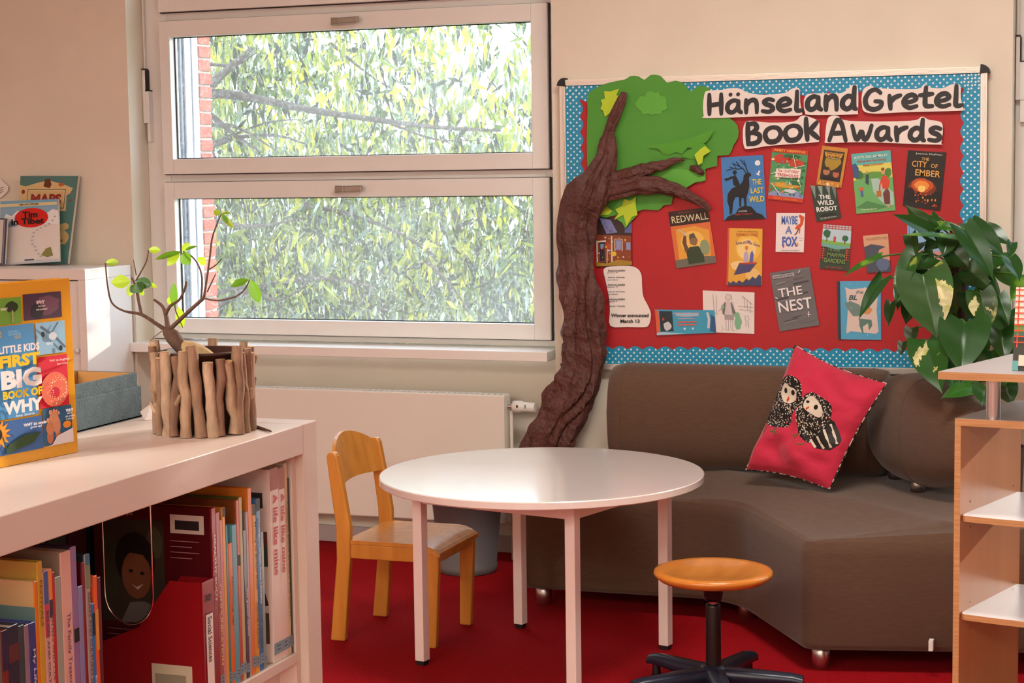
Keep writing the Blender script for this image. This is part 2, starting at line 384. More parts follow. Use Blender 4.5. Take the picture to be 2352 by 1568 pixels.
# ------------------------------------------------------------------ outside: lawn, willow, hedge
b = MB(); b.box(-40, 30, 7.53, 60, -1.3, -1.2, mat('lawn', '#5d7a35', .95, var=(8, .4))); b.build('ground', kind='structure')
M_BARK = mat('willow_bark', '#4a4038', .95, var=(12, .4), bump=(40, .6))
FOL = [leaf_mat('willow_leaf_%d' % i, c, trans=.55, gloss=.05) for i, c in enumerate(('#74852a', '#acb034', '#446029', '#647a70', '#1c2e17'))]  # the grey tone puts sky reflection into the leaf colour
def outdoor_tree(name, label, base, boughs, n, region, yr, ll, wl, seed, weights, dens):
    random.seed(seed)
    t = thing(name, label, 'tree', base, 'trees outside the window')
    b = MB(); b.tube([base, Vector(base)+Vector((.1, .05, 2.0)), Vector(base)+Vector((.35, 0, 4.2))], [.24, .18, .09], M_BARK, 10); b.build('trunk', t)
    for pts, Y, r in boughs:
        P = smooth_line([on_y(x, y, Y-.8+dy) for x, y, dy in pts], 4)
        b = MB(); b.tube(P, [r*.65*(1-.8*i/(len(P)-1)) for i in range(len(P))], M_BARK, 6); b.build('bough', t)
    b = MB(); cnt = 0
    while cnt < n:
        x = random.uniform(region[0], region[1]); y = random.uniform(region[2], region[3])
        if random.random() > dens(x, y): continue
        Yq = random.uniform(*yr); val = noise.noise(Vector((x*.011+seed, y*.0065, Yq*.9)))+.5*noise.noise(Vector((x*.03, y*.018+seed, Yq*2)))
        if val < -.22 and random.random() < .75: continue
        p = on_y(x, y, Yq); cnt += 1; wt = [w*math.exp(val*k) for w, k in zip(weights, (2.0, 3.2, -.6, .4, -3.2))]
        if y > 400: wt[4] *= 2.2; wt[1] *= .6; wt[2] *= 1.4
        L = random.uniform(.6, 1.2)*ll; W = random.uniform(.7, 1.3)*wl
        a = random.uniform(0, 6.28); tilt = random.gauss(0, .65)
        d = Vector((math.sin(tilt)*math.cos(a), math.sin(tilt)*math.sin(a), -math.cos(tilt)))
        s_ = d.cross(Vector((math.cos(a*1.7), math.sin(a*1.7), .2))).normalized()
        q = [p, p+d*L*.4+s_*W, p+d*L, p+d*L*.4-s_*W]
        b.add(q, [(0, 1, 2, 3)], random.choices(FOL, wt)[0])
    b.build('foliage', t, kind='stuff')
outdoor_tree('willow_tree', 'yellow green willow with drooping leaves close outside the window', (-7.9, 10.6, -1.2),
    [([(250, 420, 0), (430, 250, 0), (500, 180, -.1), (580, 110, 0)], 10.4, .09), ([(300, 300, 0), (450, 222, 0), (560, 222, .1), (700, 250, 0), (840, 272, .1), (1000, 292, 0), (1150, 300, 0)], 10.3, .06),
     ([(400, 200, 0), (480, 262, 0), (540, 310, 0), (600, 350, 0)], 10.5, .04), ([(330, 420, 0), (500, 330, 0), (620, 310, 0), (700, 330, 0)], 10.6, .035),
     ([(350, 800, 0), (520, 690, 0), (640, 650, 0), (760, 640, 0), (860, 660, 0)], 10.6, .05), ([(700, 470, 0), (830, 500, 0), (960, 560, 0), (1040, 640, .1)], 10.8, .03),
     ([(430, 480, 0), (560, 520, 0), (700, 500, 0)], 10.5, .035), ([(760, 100, 0), (860, 180, 0), (1000, 260, 0)], 11.0, .018), ([(420, 190, 0), (470, 150, 0), (540, 150, 0), (590, 120, 0)], 10.4, .03), ([(430, 300, 0), (500, 285, 0), (560, 300, 0), (640, 350, 0)], 10.4, .028), ([(430, 220, 0), (520, 290, 0), (570, 345, 0)], 10.5, .022), ([(440, 345, 0), (520, 315, 0), (620, 280, 0), (700, 275, 0)], 10.6, .02), ([(900, 285, 0), (1000, 320, 0), (1100, 322, 0)], 10.4, .016), ([(420, 700, 0), (560, 660, 0), (640, 690, 0), (720, 640, 0)], 10.5, .03), ([(980, 600, 0), (1040, 660, 0), (1080, 720, 0)], 10.5, .02)],
    24000, (150, 1560, -330, 1000), (9.7, 12.6), .135, .0155, 3, (5, 4, 5, 2, 5),
    lambda x, y: max(.14, min(1, 1.05-max(0, x-560)/900*(1 if y < 400 else .30)-(.25 if y < 60 else 0))))
outdoor_tree('hedge_tree', 'darker leafy tree standing behind the willow outside', (-9.6, 15.4, -1.2),
    [([(400, 900, 0), (600, 620, 0), (800, 500, 0)], 14.6, .08), ([(900, 900, 0), (950, 640, 0), (1100, 500, 0)], 14.8, .06)],
    13000, (150, 1560, -100, 1150), (13.2, 15.8), .2, .03, 8, (2, .6, 4, 3, 6),
    lambda x, y: max(.05, min(1, (y-60)/480-(x-900)/2600)))

def sun_block_tree():  # unseen tree added, crown shaped to keep sun off the bookcase
    random.seed(21); base = Vector((2.9, 10.0, -1.2))
    t = thing('sun_block_tree', 'added flat crowned tree blocking sun at the right hand window', 'tree', base, 'trees outside the window')
    b = MB(); b.tube([base, base+Vector((.05, 0, 2)), base+Vector((0, .05, 4.4))], [.14, .11, .05], M_BARK, 10); b.build('trunk', t)
    for a in range(6):
        e = base+Vector((1.3*math.cos(a*1.05), .35*math.sin(a*1.05), 4.5+.15*math.sin(a*2))); b = MB(); b.tube(smooth_line([base+Vector((0, 0, 3.4)), (base+Vector((0, 0, 3.4))).lerp(e, .5)+Vector((0, 0, .1)), e], 3), [.05*(1-.12*i) for i in range(7)], M_BARK, 6); b.build('bough', t)
    b = MB()
    for k in range(5200):
        p = Vector((random.uniform(1.15, 4.4), random.uniform(9.5, 10.5), random.uniform(2.62, 3.56)+.04*random.gauss(0, 1)))
        d = Vector((random.gauss(0, 1), random.gauss(0, 1), random.gauss(-.4, 1))).normalized(); s_ = d.cross(Vector((random.gauss(0, 1), random.gauss(0, 1), random.gauss(0, 1)))).normalized(); L = random.uniform(.08, .15); W = L*.32
        b.add([p, p+d*L*.45+s_*W, p+d*L, p+d*L*.45-s_*W], [(0, 1, 2, 3)], random.choice(FOL))
    b.build('foliage', t, kind='stuff')
sun_block_tree()

# ================================================================== radiator below the window
M_RAD = mat('radiator_enamel', '#e9e2d6', .35)
t = thing('radiator', 'flat cream panel radiator in the niche under the window', 'radiator', (-3.4, 7.17, .16))
box_part('front_panel', t, -4.28, -2.640, 7.100, 7.118, .160, .724, M_RAD, .006)
box_part('rear_panel', t, -4.28, -2.640, 7.166, 7.178, .160, .724, M_RAD, .004)
box_part('side_cover', t, -2.648, -2.639, 7.117, 7.167, .165, .720, M_RAD, .002)
b = MB(); 
for k in range(60): b.box(-4.26+k*.027, -4.26+k*.027+.018, 7.120, 7.165, .717, .7225, M_RAD)
b.build('top_grille', t)
for x in (-4.0, -2.9): box_part('wall_bracket', t, x, x+.04, 7.178, 7.2795, .3, .33, M_RAD, 0)
v = MB(); v.tube([(-2.64, 7.140, .672), (-2.615, 7.140, .672)], .012, M_STEEL, 14); v.tube([(-2.622, 7.138, .655), (-2.622, 7.138, .0)], .008, M_RAD, 10); v.build('supply_pipe', t)
v = MB(); v.tube([(-2.615, 7.138, .672), (-2.612, 7.138, .672), (-2.575, 7.138, .672), (-2.570, 7.138, .672), (-2.535, 7.138, .670), (-2.515, 7.138, .670), (-2.512, 7.138, .670)], [.016, .026, .027, .023, .022, .022, .019], M_WHITE, 20); vo = v.build('thermostat_knob', t)
v = MB(); v.box(-2.590, -2.582, 7.1095, 7.112, .672, .682, M_DARK); v.box(-2.552, -2.549, 7.114, 7.117, .668, .684, M_DARK); v.build('dial_mark', vo)

# ================================================================== notice board
t = thing('notice_board', 'large aluminium framed notice board with red backing and dotted blue border', 'notice board', (-1.48, YW, .87))
BD = 7.018                                   # plane of the board's paper
TL, TR, BR, BL = [on_y(x, y, BD) for x, y in ((1299, 197), (2268, 166.5), (2263, 847), (1307, 834))]
def bq(a, c, lift=0):                        # board coordinates 0..1
    p = BL.lerp(BR, a).lerp(TL.lerp(TR, a), c); return Vector((p.x, BD-lift, p.z))
M_ALU = mat('ribbed_aluminium', '#d8cfc6', .35, metal=.55)
M_RED = mat('red_craft_paper', '#b4131d', .55, var=(2.2, .12), bump=(5, .35, .01))
M_BLUE = pm('#1f93bd'); M_DOT = pm('#dfeeee')
BW, BH = (BR-BL).length, (TL-BL).length
b = MB(); b.hexa([bq(0, 0, -.031), bq(1, 0, -.031), bq(1, 0, 0), bq(0, 0, 0), bq(0, 1, -.031), bq(1, 1, -.031), bq(1, 1, 0), bq(0, 1, 0)], M_RED); b.build('backing', t)
fw = .024; eu, ev = fw/BW, fw/BH
def rail(a0, a1, c0, c1, vertical):
    b = MB(); n = 5                          # ribbed profile: n narrow ribs side by side
    for k in range(n):
        lo, hi = k/n, (k+.82)/n; h = .008+.004*math.sin(math.pi*(k+.5)/n)
        if vertical: x0, x1, z0, z1 = a0+(a1-a0)*lo, a0+(a1-a0)*hi, c0, c1
        else: x0, x1, z0, z1 = a0, a1, c0+(c1-c0)*lo, c0+(c1-c0)*hi
        b.hexa([bq(x0, z0, -.03), bq(x1, z0, -.03), bq(x1, z0, h), bq(x0, z0, h), bq(x0, z1, -.03), bq(x1, z1, -.03), bq(x1, z1, h), bq(x0, z1, h)], M_ALU)
    b.hexa([bq(a0, c0, -.03), bq(a1, c0, -.03), bq(a1, c0, .006), bq(a0, c0, .006), bq(a0, c1, -.03), bq(a1, c1, -.03), bq(a1, c1, .006), bq(a0, c1, .006)], M_ALU)
    b.build('frame_rail', t)
rail(-eu, 1+eu-eu, 1-0, 1+ev, False); rail(-eu, 1, -ev, 0, False); rail(-eu, 0, 0, 1, True); rail(1-eu, 1, 0, 1, True)
for ca, cc, sa, sc in ((0, 1, -1, 1), (1-eu, 1, 1, 1), (0, 0, -1, -1), (1-eu, 0, 1, -1)):
    pts = [bq(ca+sa*eu*1.35*math.sin(k*math.pi/16)*1.02-(0 if sa > 0 else 0), cc+sc*ev*1.35*math.cos(k*math.pi/16), .016) for k in range(9)]+[bq(ca-sa*eu*.15, cc-sc*ev*.15, .016)]
    b = MB(); b.prism(pts, (0, .045, 0), M_DARK); b.build('corner_cap', t)
# scalloped dotted border strips
def border(edge):
    b = MB(); d = MB(); per = .064; wd = .068; L = BW if edge in 'tb' else BH
    M = int(L/per*12); L0 = []; L1 = []
    def pos(s, w, l):
        if edge == 'b': return bq(s/BW, w/BH, l)
        if edge == 't': return bq(s/BW, 1-w/BH, l)
        if edge == 'l': return bq(w/BW, s/BH, l)
        return bq(1-eu-w/BW, s/BH, l)
    wd2 = wd if edge != 't' else .062
    for i in range(M+1):
        s = L*i/M; w = wd2+.007*(abs(math.sin(math.pi*s/per))*2-1)
        L0.append(pos(s, 0, .0012 if edge in 'tb' else .0018)); L1.append(pos(s, w, .0016 if edge in 'tb' else .0022))
    for i in range(M): b.poly([L0[i], L0[i+1], L1[i+1], L1[i]], M_BLUE)
    o = b.build('border_trim', t)
    pitch = .0265; r = .0041
    for row in range(5):
        w = .008+row*pitch/2; s = (row % 2)*pitch/2+.006
        while s < L-.004:
            wm = wd2+.007*(abs(math.sin(math.pi*s/per))*2-1)
            if w+r < wm:
                d.poly([pos(s+r*math.cos(k*math.pi/4), w+r*math.sin(k*math.pi/4), .0026 if edge in 'tb' else .0032) for k in range(8)], M_DOT)
            s += pitch
    d.build('dots', o)
for e in 'tblr': border(e)

# ------------------------------------------------------------------ cut-out title words with thick brush lettering
GL = {
 'H': (.70, [[(.12, 1), (.12, 0)], [(.56, 1), (.56, 0)], [(.12, .44), (.56, .52)]]),
 'a': (.66, [[(.5, .6), (.32, .66), (.13, .5), (.09, .22), (.2, .06), (.36, .12), (.5, .4)], [(.5, .62), (.49, .2), (.6, .04)]]),
 'n': (.64, [[(.12, .66), (.12, .02)], [(.13, .36), (.26, .6), (.42, .64), (.5, .46), (.51, .02)]]),
 's': (.56, [[(.47, .6), (.3, .66), (.14, .55), (.2, .42), (.38, .32), (.46, .16), (.32, .03), (.08, .07)]]),
 'e': (.62, [[(.12, .3), (.38, .34), (.52, .48), (.4, .65), (.22, .6), (.09, .38), (.12, .16), (.3, .03), (.53, .1)]]),
 'l': (.36, [[(.15, 1), (.14, .5), (.13, .12), (.2, .03), (.33, .05)]]),
 'd': (.68, [[(.48, .52), (.32, .64), (.13, .48), (.09, .2), (.24, .04), (.4, .14), (.5, .4)], [(.53, 1.04), (.5, .5), (.51, .12), (.58, .03)]]),
 'G': (.82, [[(.62, .82), (.46, .99), (.24, .9), (.09, .55), (.14, .18), (.36, .02), (.6, .12), (.66, .36), (.44, .42)]]),
 'r': (.54, [[(.12, .66), (.16, .02)], [(.15, .3), (.28, .54), (.5, .66)]]),
 't': (.52, [[(.24, 1.0), (.21, .4), (.24, .1), (.46, .07)], [(.03, .62), (.46, .66)]]),
 'B': (.76, [[(.12, 1), (.14, .0)], [(.12, .95), (.4, .96), (.5, .76), (.36, .57), (.18, .52)], [(.34, .53), (.6, .42), (.6, .14), (.38, .02), (.16, .04)]]),
 'o': (.84, [[(.42, .72), (.2, .64), (.09, .4), (.2, .1), (.42, .03), (.64, .12), (.75, .38), (.64, .64), (.42, .72)]]),
 'k': (.70, [[(.12, 1), (.14, .5), (.18, .0)], [(.56, .78), (.22, .36)], [(.28, .4), (.62, .04)]]),
 'A': (.80, [[(.06, .0), (.26, .8), (.38, 1.0), (.52, .78), (.66, .0)], [(.15, .34), (.6, .38)]]),
 'w': (.90, [[(.10, .72), (.2, .2), (.28, .06), (.38, .3), (.44, .44), (.5, .16), (.58, .06), (.7, .3), (.8, .74)]]),
}
M_INK = mat('soft_black_print', '#1d1d21', .5); M_PAPER = mat('white_card', '#ece3dd', .6)
def c1(x, y): return (1600+x/3.675, 170+y/3.675)
def word(name_label, text, outline, bl, br, cap):
    pl = [on_y(*c1(*q), BD-.021) for q in outline]
    pl = smooth_line(pl, 4, True)
    b = MB(); b.prism(pl, (0, .0035, 0), M_PAPER)
    w = b.build('title_word', label=name_label, cat='cut-out lettering', group='title words on the notice board')
    o = on_y(*bl, BD-.0222); e = on_y(*br, BD-.0222); cp = on_y(bl[0], bl[1]-cap, BD-.0222)
    tot = sum(GL[c.replace('ä', 'a')][0] for c in text)-.08
    ux = (e-o)/tot; uy = Vector((0, 0, (cp-o).length)); x = 0; T = MB(); PV = []; PF = []
    def piece(q):
        ar = sum(q[i-1].x*q[i].y-q[i].x*q[i-1].y for i in range(len(q)))
        if abs(ar) < 1e-9: return
        q = q if ar > 0 else q[::-1]; PF.append(list(range(len(PV), len(PV)+len(q)))); PV.extend(Vector((p.x, p.y)) for p in q)
    def stroke(pts, sw, ends):
        P = [Vector((q[0]*ux.length, (.07+.86*q[1])*uy.length, 0)) for q in pts]
        P = smooth_line(P, 5) if len(P) > 2 else [P[0].lerp(P[1], k/4) for k in range(5)]
        n = len(P); Lf = []; Rt = []
        for i, q in enumerate(P):
            d = (P[min(i+1, n-1)]-P[max(i-1, 0)]).normalized(); k = i/(n-1)
            wd = sw*(.78+.22*math.sin(math.pi*min(1, max(0, k))))*.5; nn = Vector((-d.y, d.x, 0))*wd
            Lf.append(q+nn); Rt.append(q-nn)
        for i in range(n-1):
            piece([Lf[i], Lf[i+1], Rt[i+1]]); piece([Lf[i], Rt[i+1], Rt[i]])
        for q, wdt in ((P[0], (Lf[0]-Rt[0]).length/2), (P[-1], (Lf[-1]-Rt[-1]).length/2)):
            piece([q+Vector((wdt*math.cos(k*math.pi/6), wdt*math.sin(k*math.pi/6), 0)) for k in range(12)])
    for ch in text:
        adv, st = GL[ch.replace('ä', 'a')]
        sw = uy.length*.222
        for s_ in st: stroke([(x+q[0], q[1]) for q in s_], sw, True)
        if ch == 'ä':
            for dx in (.2, .48): stroke([(x+dx, .96), (x+dx+.01, .97)], sw, True)
        x += adv
    vs, es, fs, ov, oe, of = delaunay_2d_cdt(PV, [], PF, 1, 1e-5)
    polys = [[PV[i] for i in f] for f in PF]; bbs = [(min(p.x for p in q), max(p.x for p in q), min(p.y for p in q), max(p.y for p in q)) for q in polys]
    def covered(f):
        cx = sum(vs[i].x for i in f)/len(f); cy = sum(vs[i].y for i in f)/len(f)
        for q, bb_ in zip(polys, bbs):
            if bb_[0] <= cx <= bb_[1] and bb_[2] <= cy <= bb_[3] and all((q[i].x-q[i-1].x)*(cy-q[i-1].y)-(q[i].y-q[i-1].y)*(cx-q[i-1].x) >= -1e-9 for i in range(len(q))): return True
        return False
    fs = [f for f in fs if covered(f)]
    T.add([o+ux.normalized()*v.x+Vector((0, 0, v.y)) for v in vs], [list(f) for f in fs], M_INK); T.build('lettering', w)
word('white cut-out with the first long title word and two dots over a letter', 'Hänsel', [(70, 160), (100, 140), (220, 135), (260, 122), (360, 122), (430, 155), (560, 175), (740, 160), (800, 125), (850, 118), (870, 135), (875, 250), (890, 320), (860, 350), (600, 355), (90, 372), (60, 350), (55, 250)], (1622, 266), (1839, 259), 52)
word('small white cut-out with the three letter middle title word', 'and', [(912, 200), (960, 165), (1200, 162), (1270, 130), (1310, 95), (1355, 100), (1365, 180), (1360, 320), (1330, 340), (960, 345), (915, 320), (905, 260)], (1849, 258.5), (1967, 255.5), 57)
word('white cut-out with the title word at the top right of the board', 'Gretel', [(1400, 150), (1430, 110), (1480, 100), (1540, 120), (1860, 125), (1920, 85), (1980, 115), (2080, 118), (2150, 88), (2225, 95), (2230, 200), (2250, 290), (2220, 310), (1800, 320), (1450, 330), (1395, 250)], (1982, 257), (2205, 248), 54)
word('white cut-out with the first word of the lower title line', 'Book', [(405, 420), (450, 395), (620, 410), (820, 400), (880, 355), (930, 355), (1030, 400), (1035, 480), (1035, 560), (980, 578), (620, 605), (440, 632), (400, 610), (390, 500)], (1711, 336), (1879, 323), 56)
word('white cut-out with the last word of the lower title line', 'Awards', [(1100, 400), (1130, 355), (1190, 352), (1290, 395), (1800, 395), (1900, 360), (1960, 385), (2060, 405), (2078, 460), (2065, 580), (2020, 595), (1400, 575), (1110, 582), (1085, 550)], (1901, 326), (2160, 328), 54)

# ------------------------------------------------------------------ printed book covers pinned on the board
def cover(corners, label, bg, shapes, off=.006, name='book_cover', group='book covers pinned on the notice board', cat='book cover', curl=0):
    tl, tr, br, bl = [on_y(x, y, BD-off) for x, y in corners]
    b = MB(); n = 6; th = .0012
    rows = []
    for j in (0, 1):
        rows.append([(bl.lerp(br, i/n) if j == 0 else tl.lerp(tr, i/n)) for i in range(n+1)])
    f = [p for p in rows[0]]+[p for p in rows[1]]
    b.prism([rows[0][0], rows[0][-1], rows[1][-1], rows[1][0]], (0, th, 0), pm(bg))
    o = b.build(name, label=label, cat=cat, group=group)
    fc = Face(bl, ((br-bl)+(tr-tl))/2, ((tl-bl)+(tr-br))/2, (0, -1, 0))
    fc.p = lambda a, c, l=0: bl.lerp(br, a).lerp(tl.lerp(tr, a), c)+Vector((0, -l, 0))
    art(fc, shapes, o); return o
def blob(cx, cy, rx, ry, n, seed, jag=.25):
    r = random.Random(seed); return [(cx+rx*(1-jag*r.random())*math.cos(2*math.pi*i/n), cy+ry*(1-jag*r.random())*math.sin(2*math.pi*i/n)) for i in range(n)]
def speck(n, seed, cols, x0, x1, y0, y1, rmin, rmax):
    r = random.Random(seed); return [('e', r.uniform(x0, x1), r.uniform(y0, y1), r.uniform(rmin, rmax), r.uniform(rmin, rmax)*.7, r.choice(cols)) for _ in range(n)]

cover([(1655.8, 361.8), (1753, 355.6), (1760.4, 502), (1663, 505.8)], 'blue book cover with a black antlered stag and its rider', '#3f7fc0', [
    ('p', [(.02, 0), (.98, 0), (.9, .07), (.78, .1), (.66, .2), (.5, .22), (.36, .18), (.28, .1), (.1, .06)], '#15171c'),
    ('p', [(.1, .3), (.12, .42), (.22, .5), (.42, .55), (.5, .62), (.52, .7), (.6, .74), (.68, .73), (.7, .69), (.64, .66), (.64, .52), (.6, .42), (.56, .36), (.55, .2), (.5, .2), (.49, .34), (.44, .34), (.42, .2), (.38, .2), (.38, .36), (.3, .36), (.24, .28), (.2, .1), (.14, .08), (.14, .2), (.1, .3)], '#15171c'),
    ('p', [(.26, .56), (.25, .68), (.32, .72), (.36, .66), (.42, .56), (.36, .5)], '#15171c'), ('e', .31, .75, .05, .035, '#15171c'), ('p', [(.26, .66), (.1, .62), (.05, .66), (.14, .67), (.26, .7)], '#15171c')]
    + [('l', [(.58, .72), (.52, .8), (.44, .84), (.36, .92)], .016, '#15171c'), ('l', [(.62, .73), (.58, .84), (.54, .93)], .016, '#15171c'), ('l', [(.5, .81), (.36, .8), (.2, .84)], .013, '#15171c'), ('l', [(.44, .84), (.26, .9)], .012, '#15171c'), ('l', [(.56, .85), (.46, .95)], .012, '#15171c'), ('l', [(.3, .82), (.12, .79)], .01, '#15171c'), ('l', [(.36, .8), (.3, .88)], .01, '#15171c')]
    + [('e', .86, .88, .065, .042, '#e8eef2'), ('p', [(.8, .73), (.84, .71), (.88, .76), (.92, .75), (.88, .71), (.9, .68), (.84, .69)], '#e8eef2'),
    ('t', 'THE', .82, .585, .085, '#e8d02c', {'w': .22}), ('t', 'LAST', .82, .45, .09, '#e8d02c', {'w': .3}), ('t', 'WILD', .8, .315, .09, '#e8d02c', {'w': .36}),
    ('t', 'A NOVEL', .46, .135, .025, '#d8d8d8'), ('t', 'PIERS TORDAY', .48, .085, .028, '#b03a2c', {'w': .42})])
cover([(1774, 338.7), (1857.4, 346.3), (1844, 466), (1763.8, 457)], 'busy green and red book cover with a white title panel', '#4f9a63', [
    ('r', 0, .92, 1, 1, '#cc3327'), ('r', 0, 0, 1, .08, '#cf3f27'), ('p', [(0, .08), (1, .08), (1, .12), (.8, .22), (.5, .14), (.2, .2), (0, .12)], '#8a9cc4'),
    ('p', blob(.3, .8, .3, .1, 14, 1), '#c33a2a'), ('p', blob(.7, .74, .28, .08, 14, 2), '#c0462f'), ('p', blob(.55, .86, .3, .05, 12, 3), '#2f6e44'),
    ('p', blob(.45, .3, .45, .06, 14, 4), '#d9a235'), ('p', blob(.75, .36, .22, .05, 12, 5), '#2f6e44'), ('p', blob(.2, .44, .16, .06, 12, 6), '#7fb678'), ('p', blob(.62, .2, .2, .04, 12, 7), '#c9d3dc')]
    + speck(60, 11, ['#e9e2c0', '#2d5f3f', '#d97b3a', '#7bb98c', '#c8372b', '#6a86b8'], .05, .95, .12, .88, .012, .04)
    + [('l', [(.05, .5), (.95, .72)], .012, '#d8e0c8'), ('l', [(.9, .3), (.6, .9)], .012, '#d8e0c8'), ('l', [(.1, .3), (.35, .1)], .014, '#d8e0c8'),
    ('p', [(.16, .44), (.86, .47), (.86, .64), (.18, .61)], '#f0e6dc'), ('t', 'ANDY GRIFFITHS', .5, .962, .045, '#eac34a', {'w': .86}),
    ('t', 'The 13-STOREY', .51, .575, .055, '#b3262c', {'w': .6}), ('t', 'TREEHOUSE', .51, .495, .055, '#b3262c', {'w': .6}), ('t', 'TERRY DENTON', .5, .04, .035, '#e0892e', {'w': .7})], off=.006)
cover([(1888.4, 334), (1948, 341.4), (1932.5, 431.8), (1874.8, 423.6)], 'small gold framed book cover hung beside the green busy cover', '#c98a35', [
    ('r', .1, .14, .9, .9, '#2f2a20'), ('p', blob(.5, .62, .36, .22, 16, 3), '#a88a2c'), ('p', blob(.5, .74, .3, .08, 12, 4), '#6d7f5a'), ('p', [(.14, .86), (.86, .86), (.8, .74), (.5, .7), (.2, .74)], '#d9a745'),
    ('e', .32, .36, .13, .09, '#b07a58'), ('e', .7, .32, .12, .085, '#b86a4c'), ('p', blob(.3, .44, .16, .05, 10, 6), '#3c2416'), ('p', blob(.7, .4, .14, .04, 10, 7), '#3c2416'), ('p', blob(.5, .2, .34, .06, 10, 9), '#1c1714'), ('e', .46, .05, .07, .045, '#efe8d8'),
    ('t', 'FANTASTIC', .52, .83, .06, '#5d2a16', {'w': .6}), ('t', 'FRAME', .5, .75, .06, '#5d2a16', {'w': .5})]+speck(14, 5, ['#e2b057', '#a86a26'], .02, .98, .0, .1, .02, .05), off=.0085)
cover([(1860.7, 425.6), (1919.5, 429), (1932, 500), (1876, 509.6)], 'dark green book cover with bold white capitals under the gold one', '#2f3f36', [
    ('p', [(.0, 1), (.12, .62), (.2, 1)], '#7f958a'), ('p', [(.28, 1), (.4, .66), (.48, 1)], '#8aa094'), ('p', [(.6, 1), (.7, .7), (.78, 1)], '#7f958a'), ('p', [(.84, 1), (.92, .6), (1, 1)], '#6d8479'), ('p', blob(.5, .12, .4, .1, 12, 3), '#1d2a24'),
    ('t', 'THE', .5, .68, .13, '#e8ece8', {'w': .46, 'b': .03}), ('t', 'WILD', .5, .51, .14, '#e8ece8', {'w': .66, 'b': .03}), ('t', 'ROBOT', .5, .33, .14, '#e8ece8', {'w': .84, 'b': .03}), ('t', 'PETER BROWN', .5, .07, .05, '#b8c4bc', {'w': .64})], off=.006)
cover([(1955, 353.7), (2045, 344.7), (2057, 483), (1967.3, 491)], 'green book cover with a woman in red walking along a path', '#6bb26a', [
    ('r', 0, .8, 1, 1, '#5fb3b0'), ('p', [(0, .8), (1, .8), (1, .55), (.5, .6), (0, .55)], '#d8d364'), ('p', blob(.5, .62, .5, .06, 16, 3), '#5f9e44'), ('p', blob(.15, .64, .14, .09, 12, 5), '#3f7a3a'), ('p', blob(.9, .64, .1, .09, 12, 6), '#4d8a3c'),
    ('p', [(.45, .56), (.62, .56), (.98, .3), (.98, .1), (.8, .08), (.62, .2), (.48, .34)], '#a9c8bd'), ('p', [(0, .1), (.3, .2), (.8, .08), (.5, .04)], '#4f8a52'),
    ('p', [(0, .6), (0, .82), (.08, .84), (.16, .76), (.14, .6)], '#3b5a86'),
    ('p', [(.72, .3), (.74, .12), (.88, .11), (.9, .3), (.84, .4)], '#6b3a30'), ('p', [(.72, .38), (.7, .56), (.78, .6), (.86, .58), (.92, .48), (.86, .36)], '#cf4a2c'), ('l', [(.74, .56), (.66, .44), (.64, .34)], .025, '#cf4a2c'), ('e', .77, .66, .05, .045, '#d9a27a'), ('p', blob(.77, .7, .055, .03, 10, 2), '#8a4a22'),
    ('r', .56, .25, .68, .35, '#b8702a'), ('p', [(.3, .5), (.33, .64), (.4, .64), (.38, .46)], '#34485a'), ('e', .36, .67, .03, .025, '#c99a70'), ('e', .18, .4, .06, .04, '#d0643a'), ('p', [(.15, .28), (.16, .38), (.22, .38), (.22, .28)], '#4a6aa0'),
    ('l', [(.78, .12), (.86, .04)], .012, '#c99a70'), ('l', [(.86, .12), (.92, .05)], .012, '#c99a70'),
    ('t', 'KATE DICAMILLO', .5, .93, .04, '#e8f2ea', {'w': .84}), ('t', 'Where Are You Going', .5, .86, .045, '#c0442c', {'w': .74, 's': .2}), ('t', 'Baby Lincoln?', .54, .79, .045, '#c0442c', {'w': .52, 's': .2}), ('t', 'Chris Van Dusen', .34, .06, .03, '#d7e6c0', {'w': .4})])
cover([(2085.7, 345), (2173.6, 350), (2159, 484), (2073.5, 472)], 'black book cover with gold capitals and a glowing orange fire', '#1d1a1a', [
    ('p', blob(.46, .36, .4, .16, 18, 3, .15), '#7a2a12'), ('p', blob(.46, .4, .32, .13, 18, 4, .15), '#c2501c'), ('p', blob(.46, .4, .22, .09, 16, 5, .2), '#e8913a'), ('p', blob(.46, .34, .12, .07, 12, 6), '#f3cf74'), ('p', [(0, .3), (.18, .34), (.3, .26), (.42, .28), (.5, .2), (.4, .1), (0, .08)], '#140f10'), ('p', [(1, .3), (.84, .32), (.7, .24), (.56, .26), (.54, .2), (.7, .1), (1, .08)], '#140f10')]
    + speck(26, 8, ['#c2501c', '#e8913a', '#8a3314'], .3, .9, .06, .26, .012, .035)
    + [('t', 'Jeanne DuPrau', .56, .95, .04, '#c9c4bc', {'w': .7}), ('t', 'THE', .48, .865, .05, '#d8b26a', {'w': .2}), ('t', 'CITY', .34, .77, .11, '#d8a552', {'w': .4}), ('t', 'OF', .73, .755, .07, '#d8a552', {'w': .18}), ('t', 'EMBER', .58, .62, .11, '#d8a552', {'w': .66})])
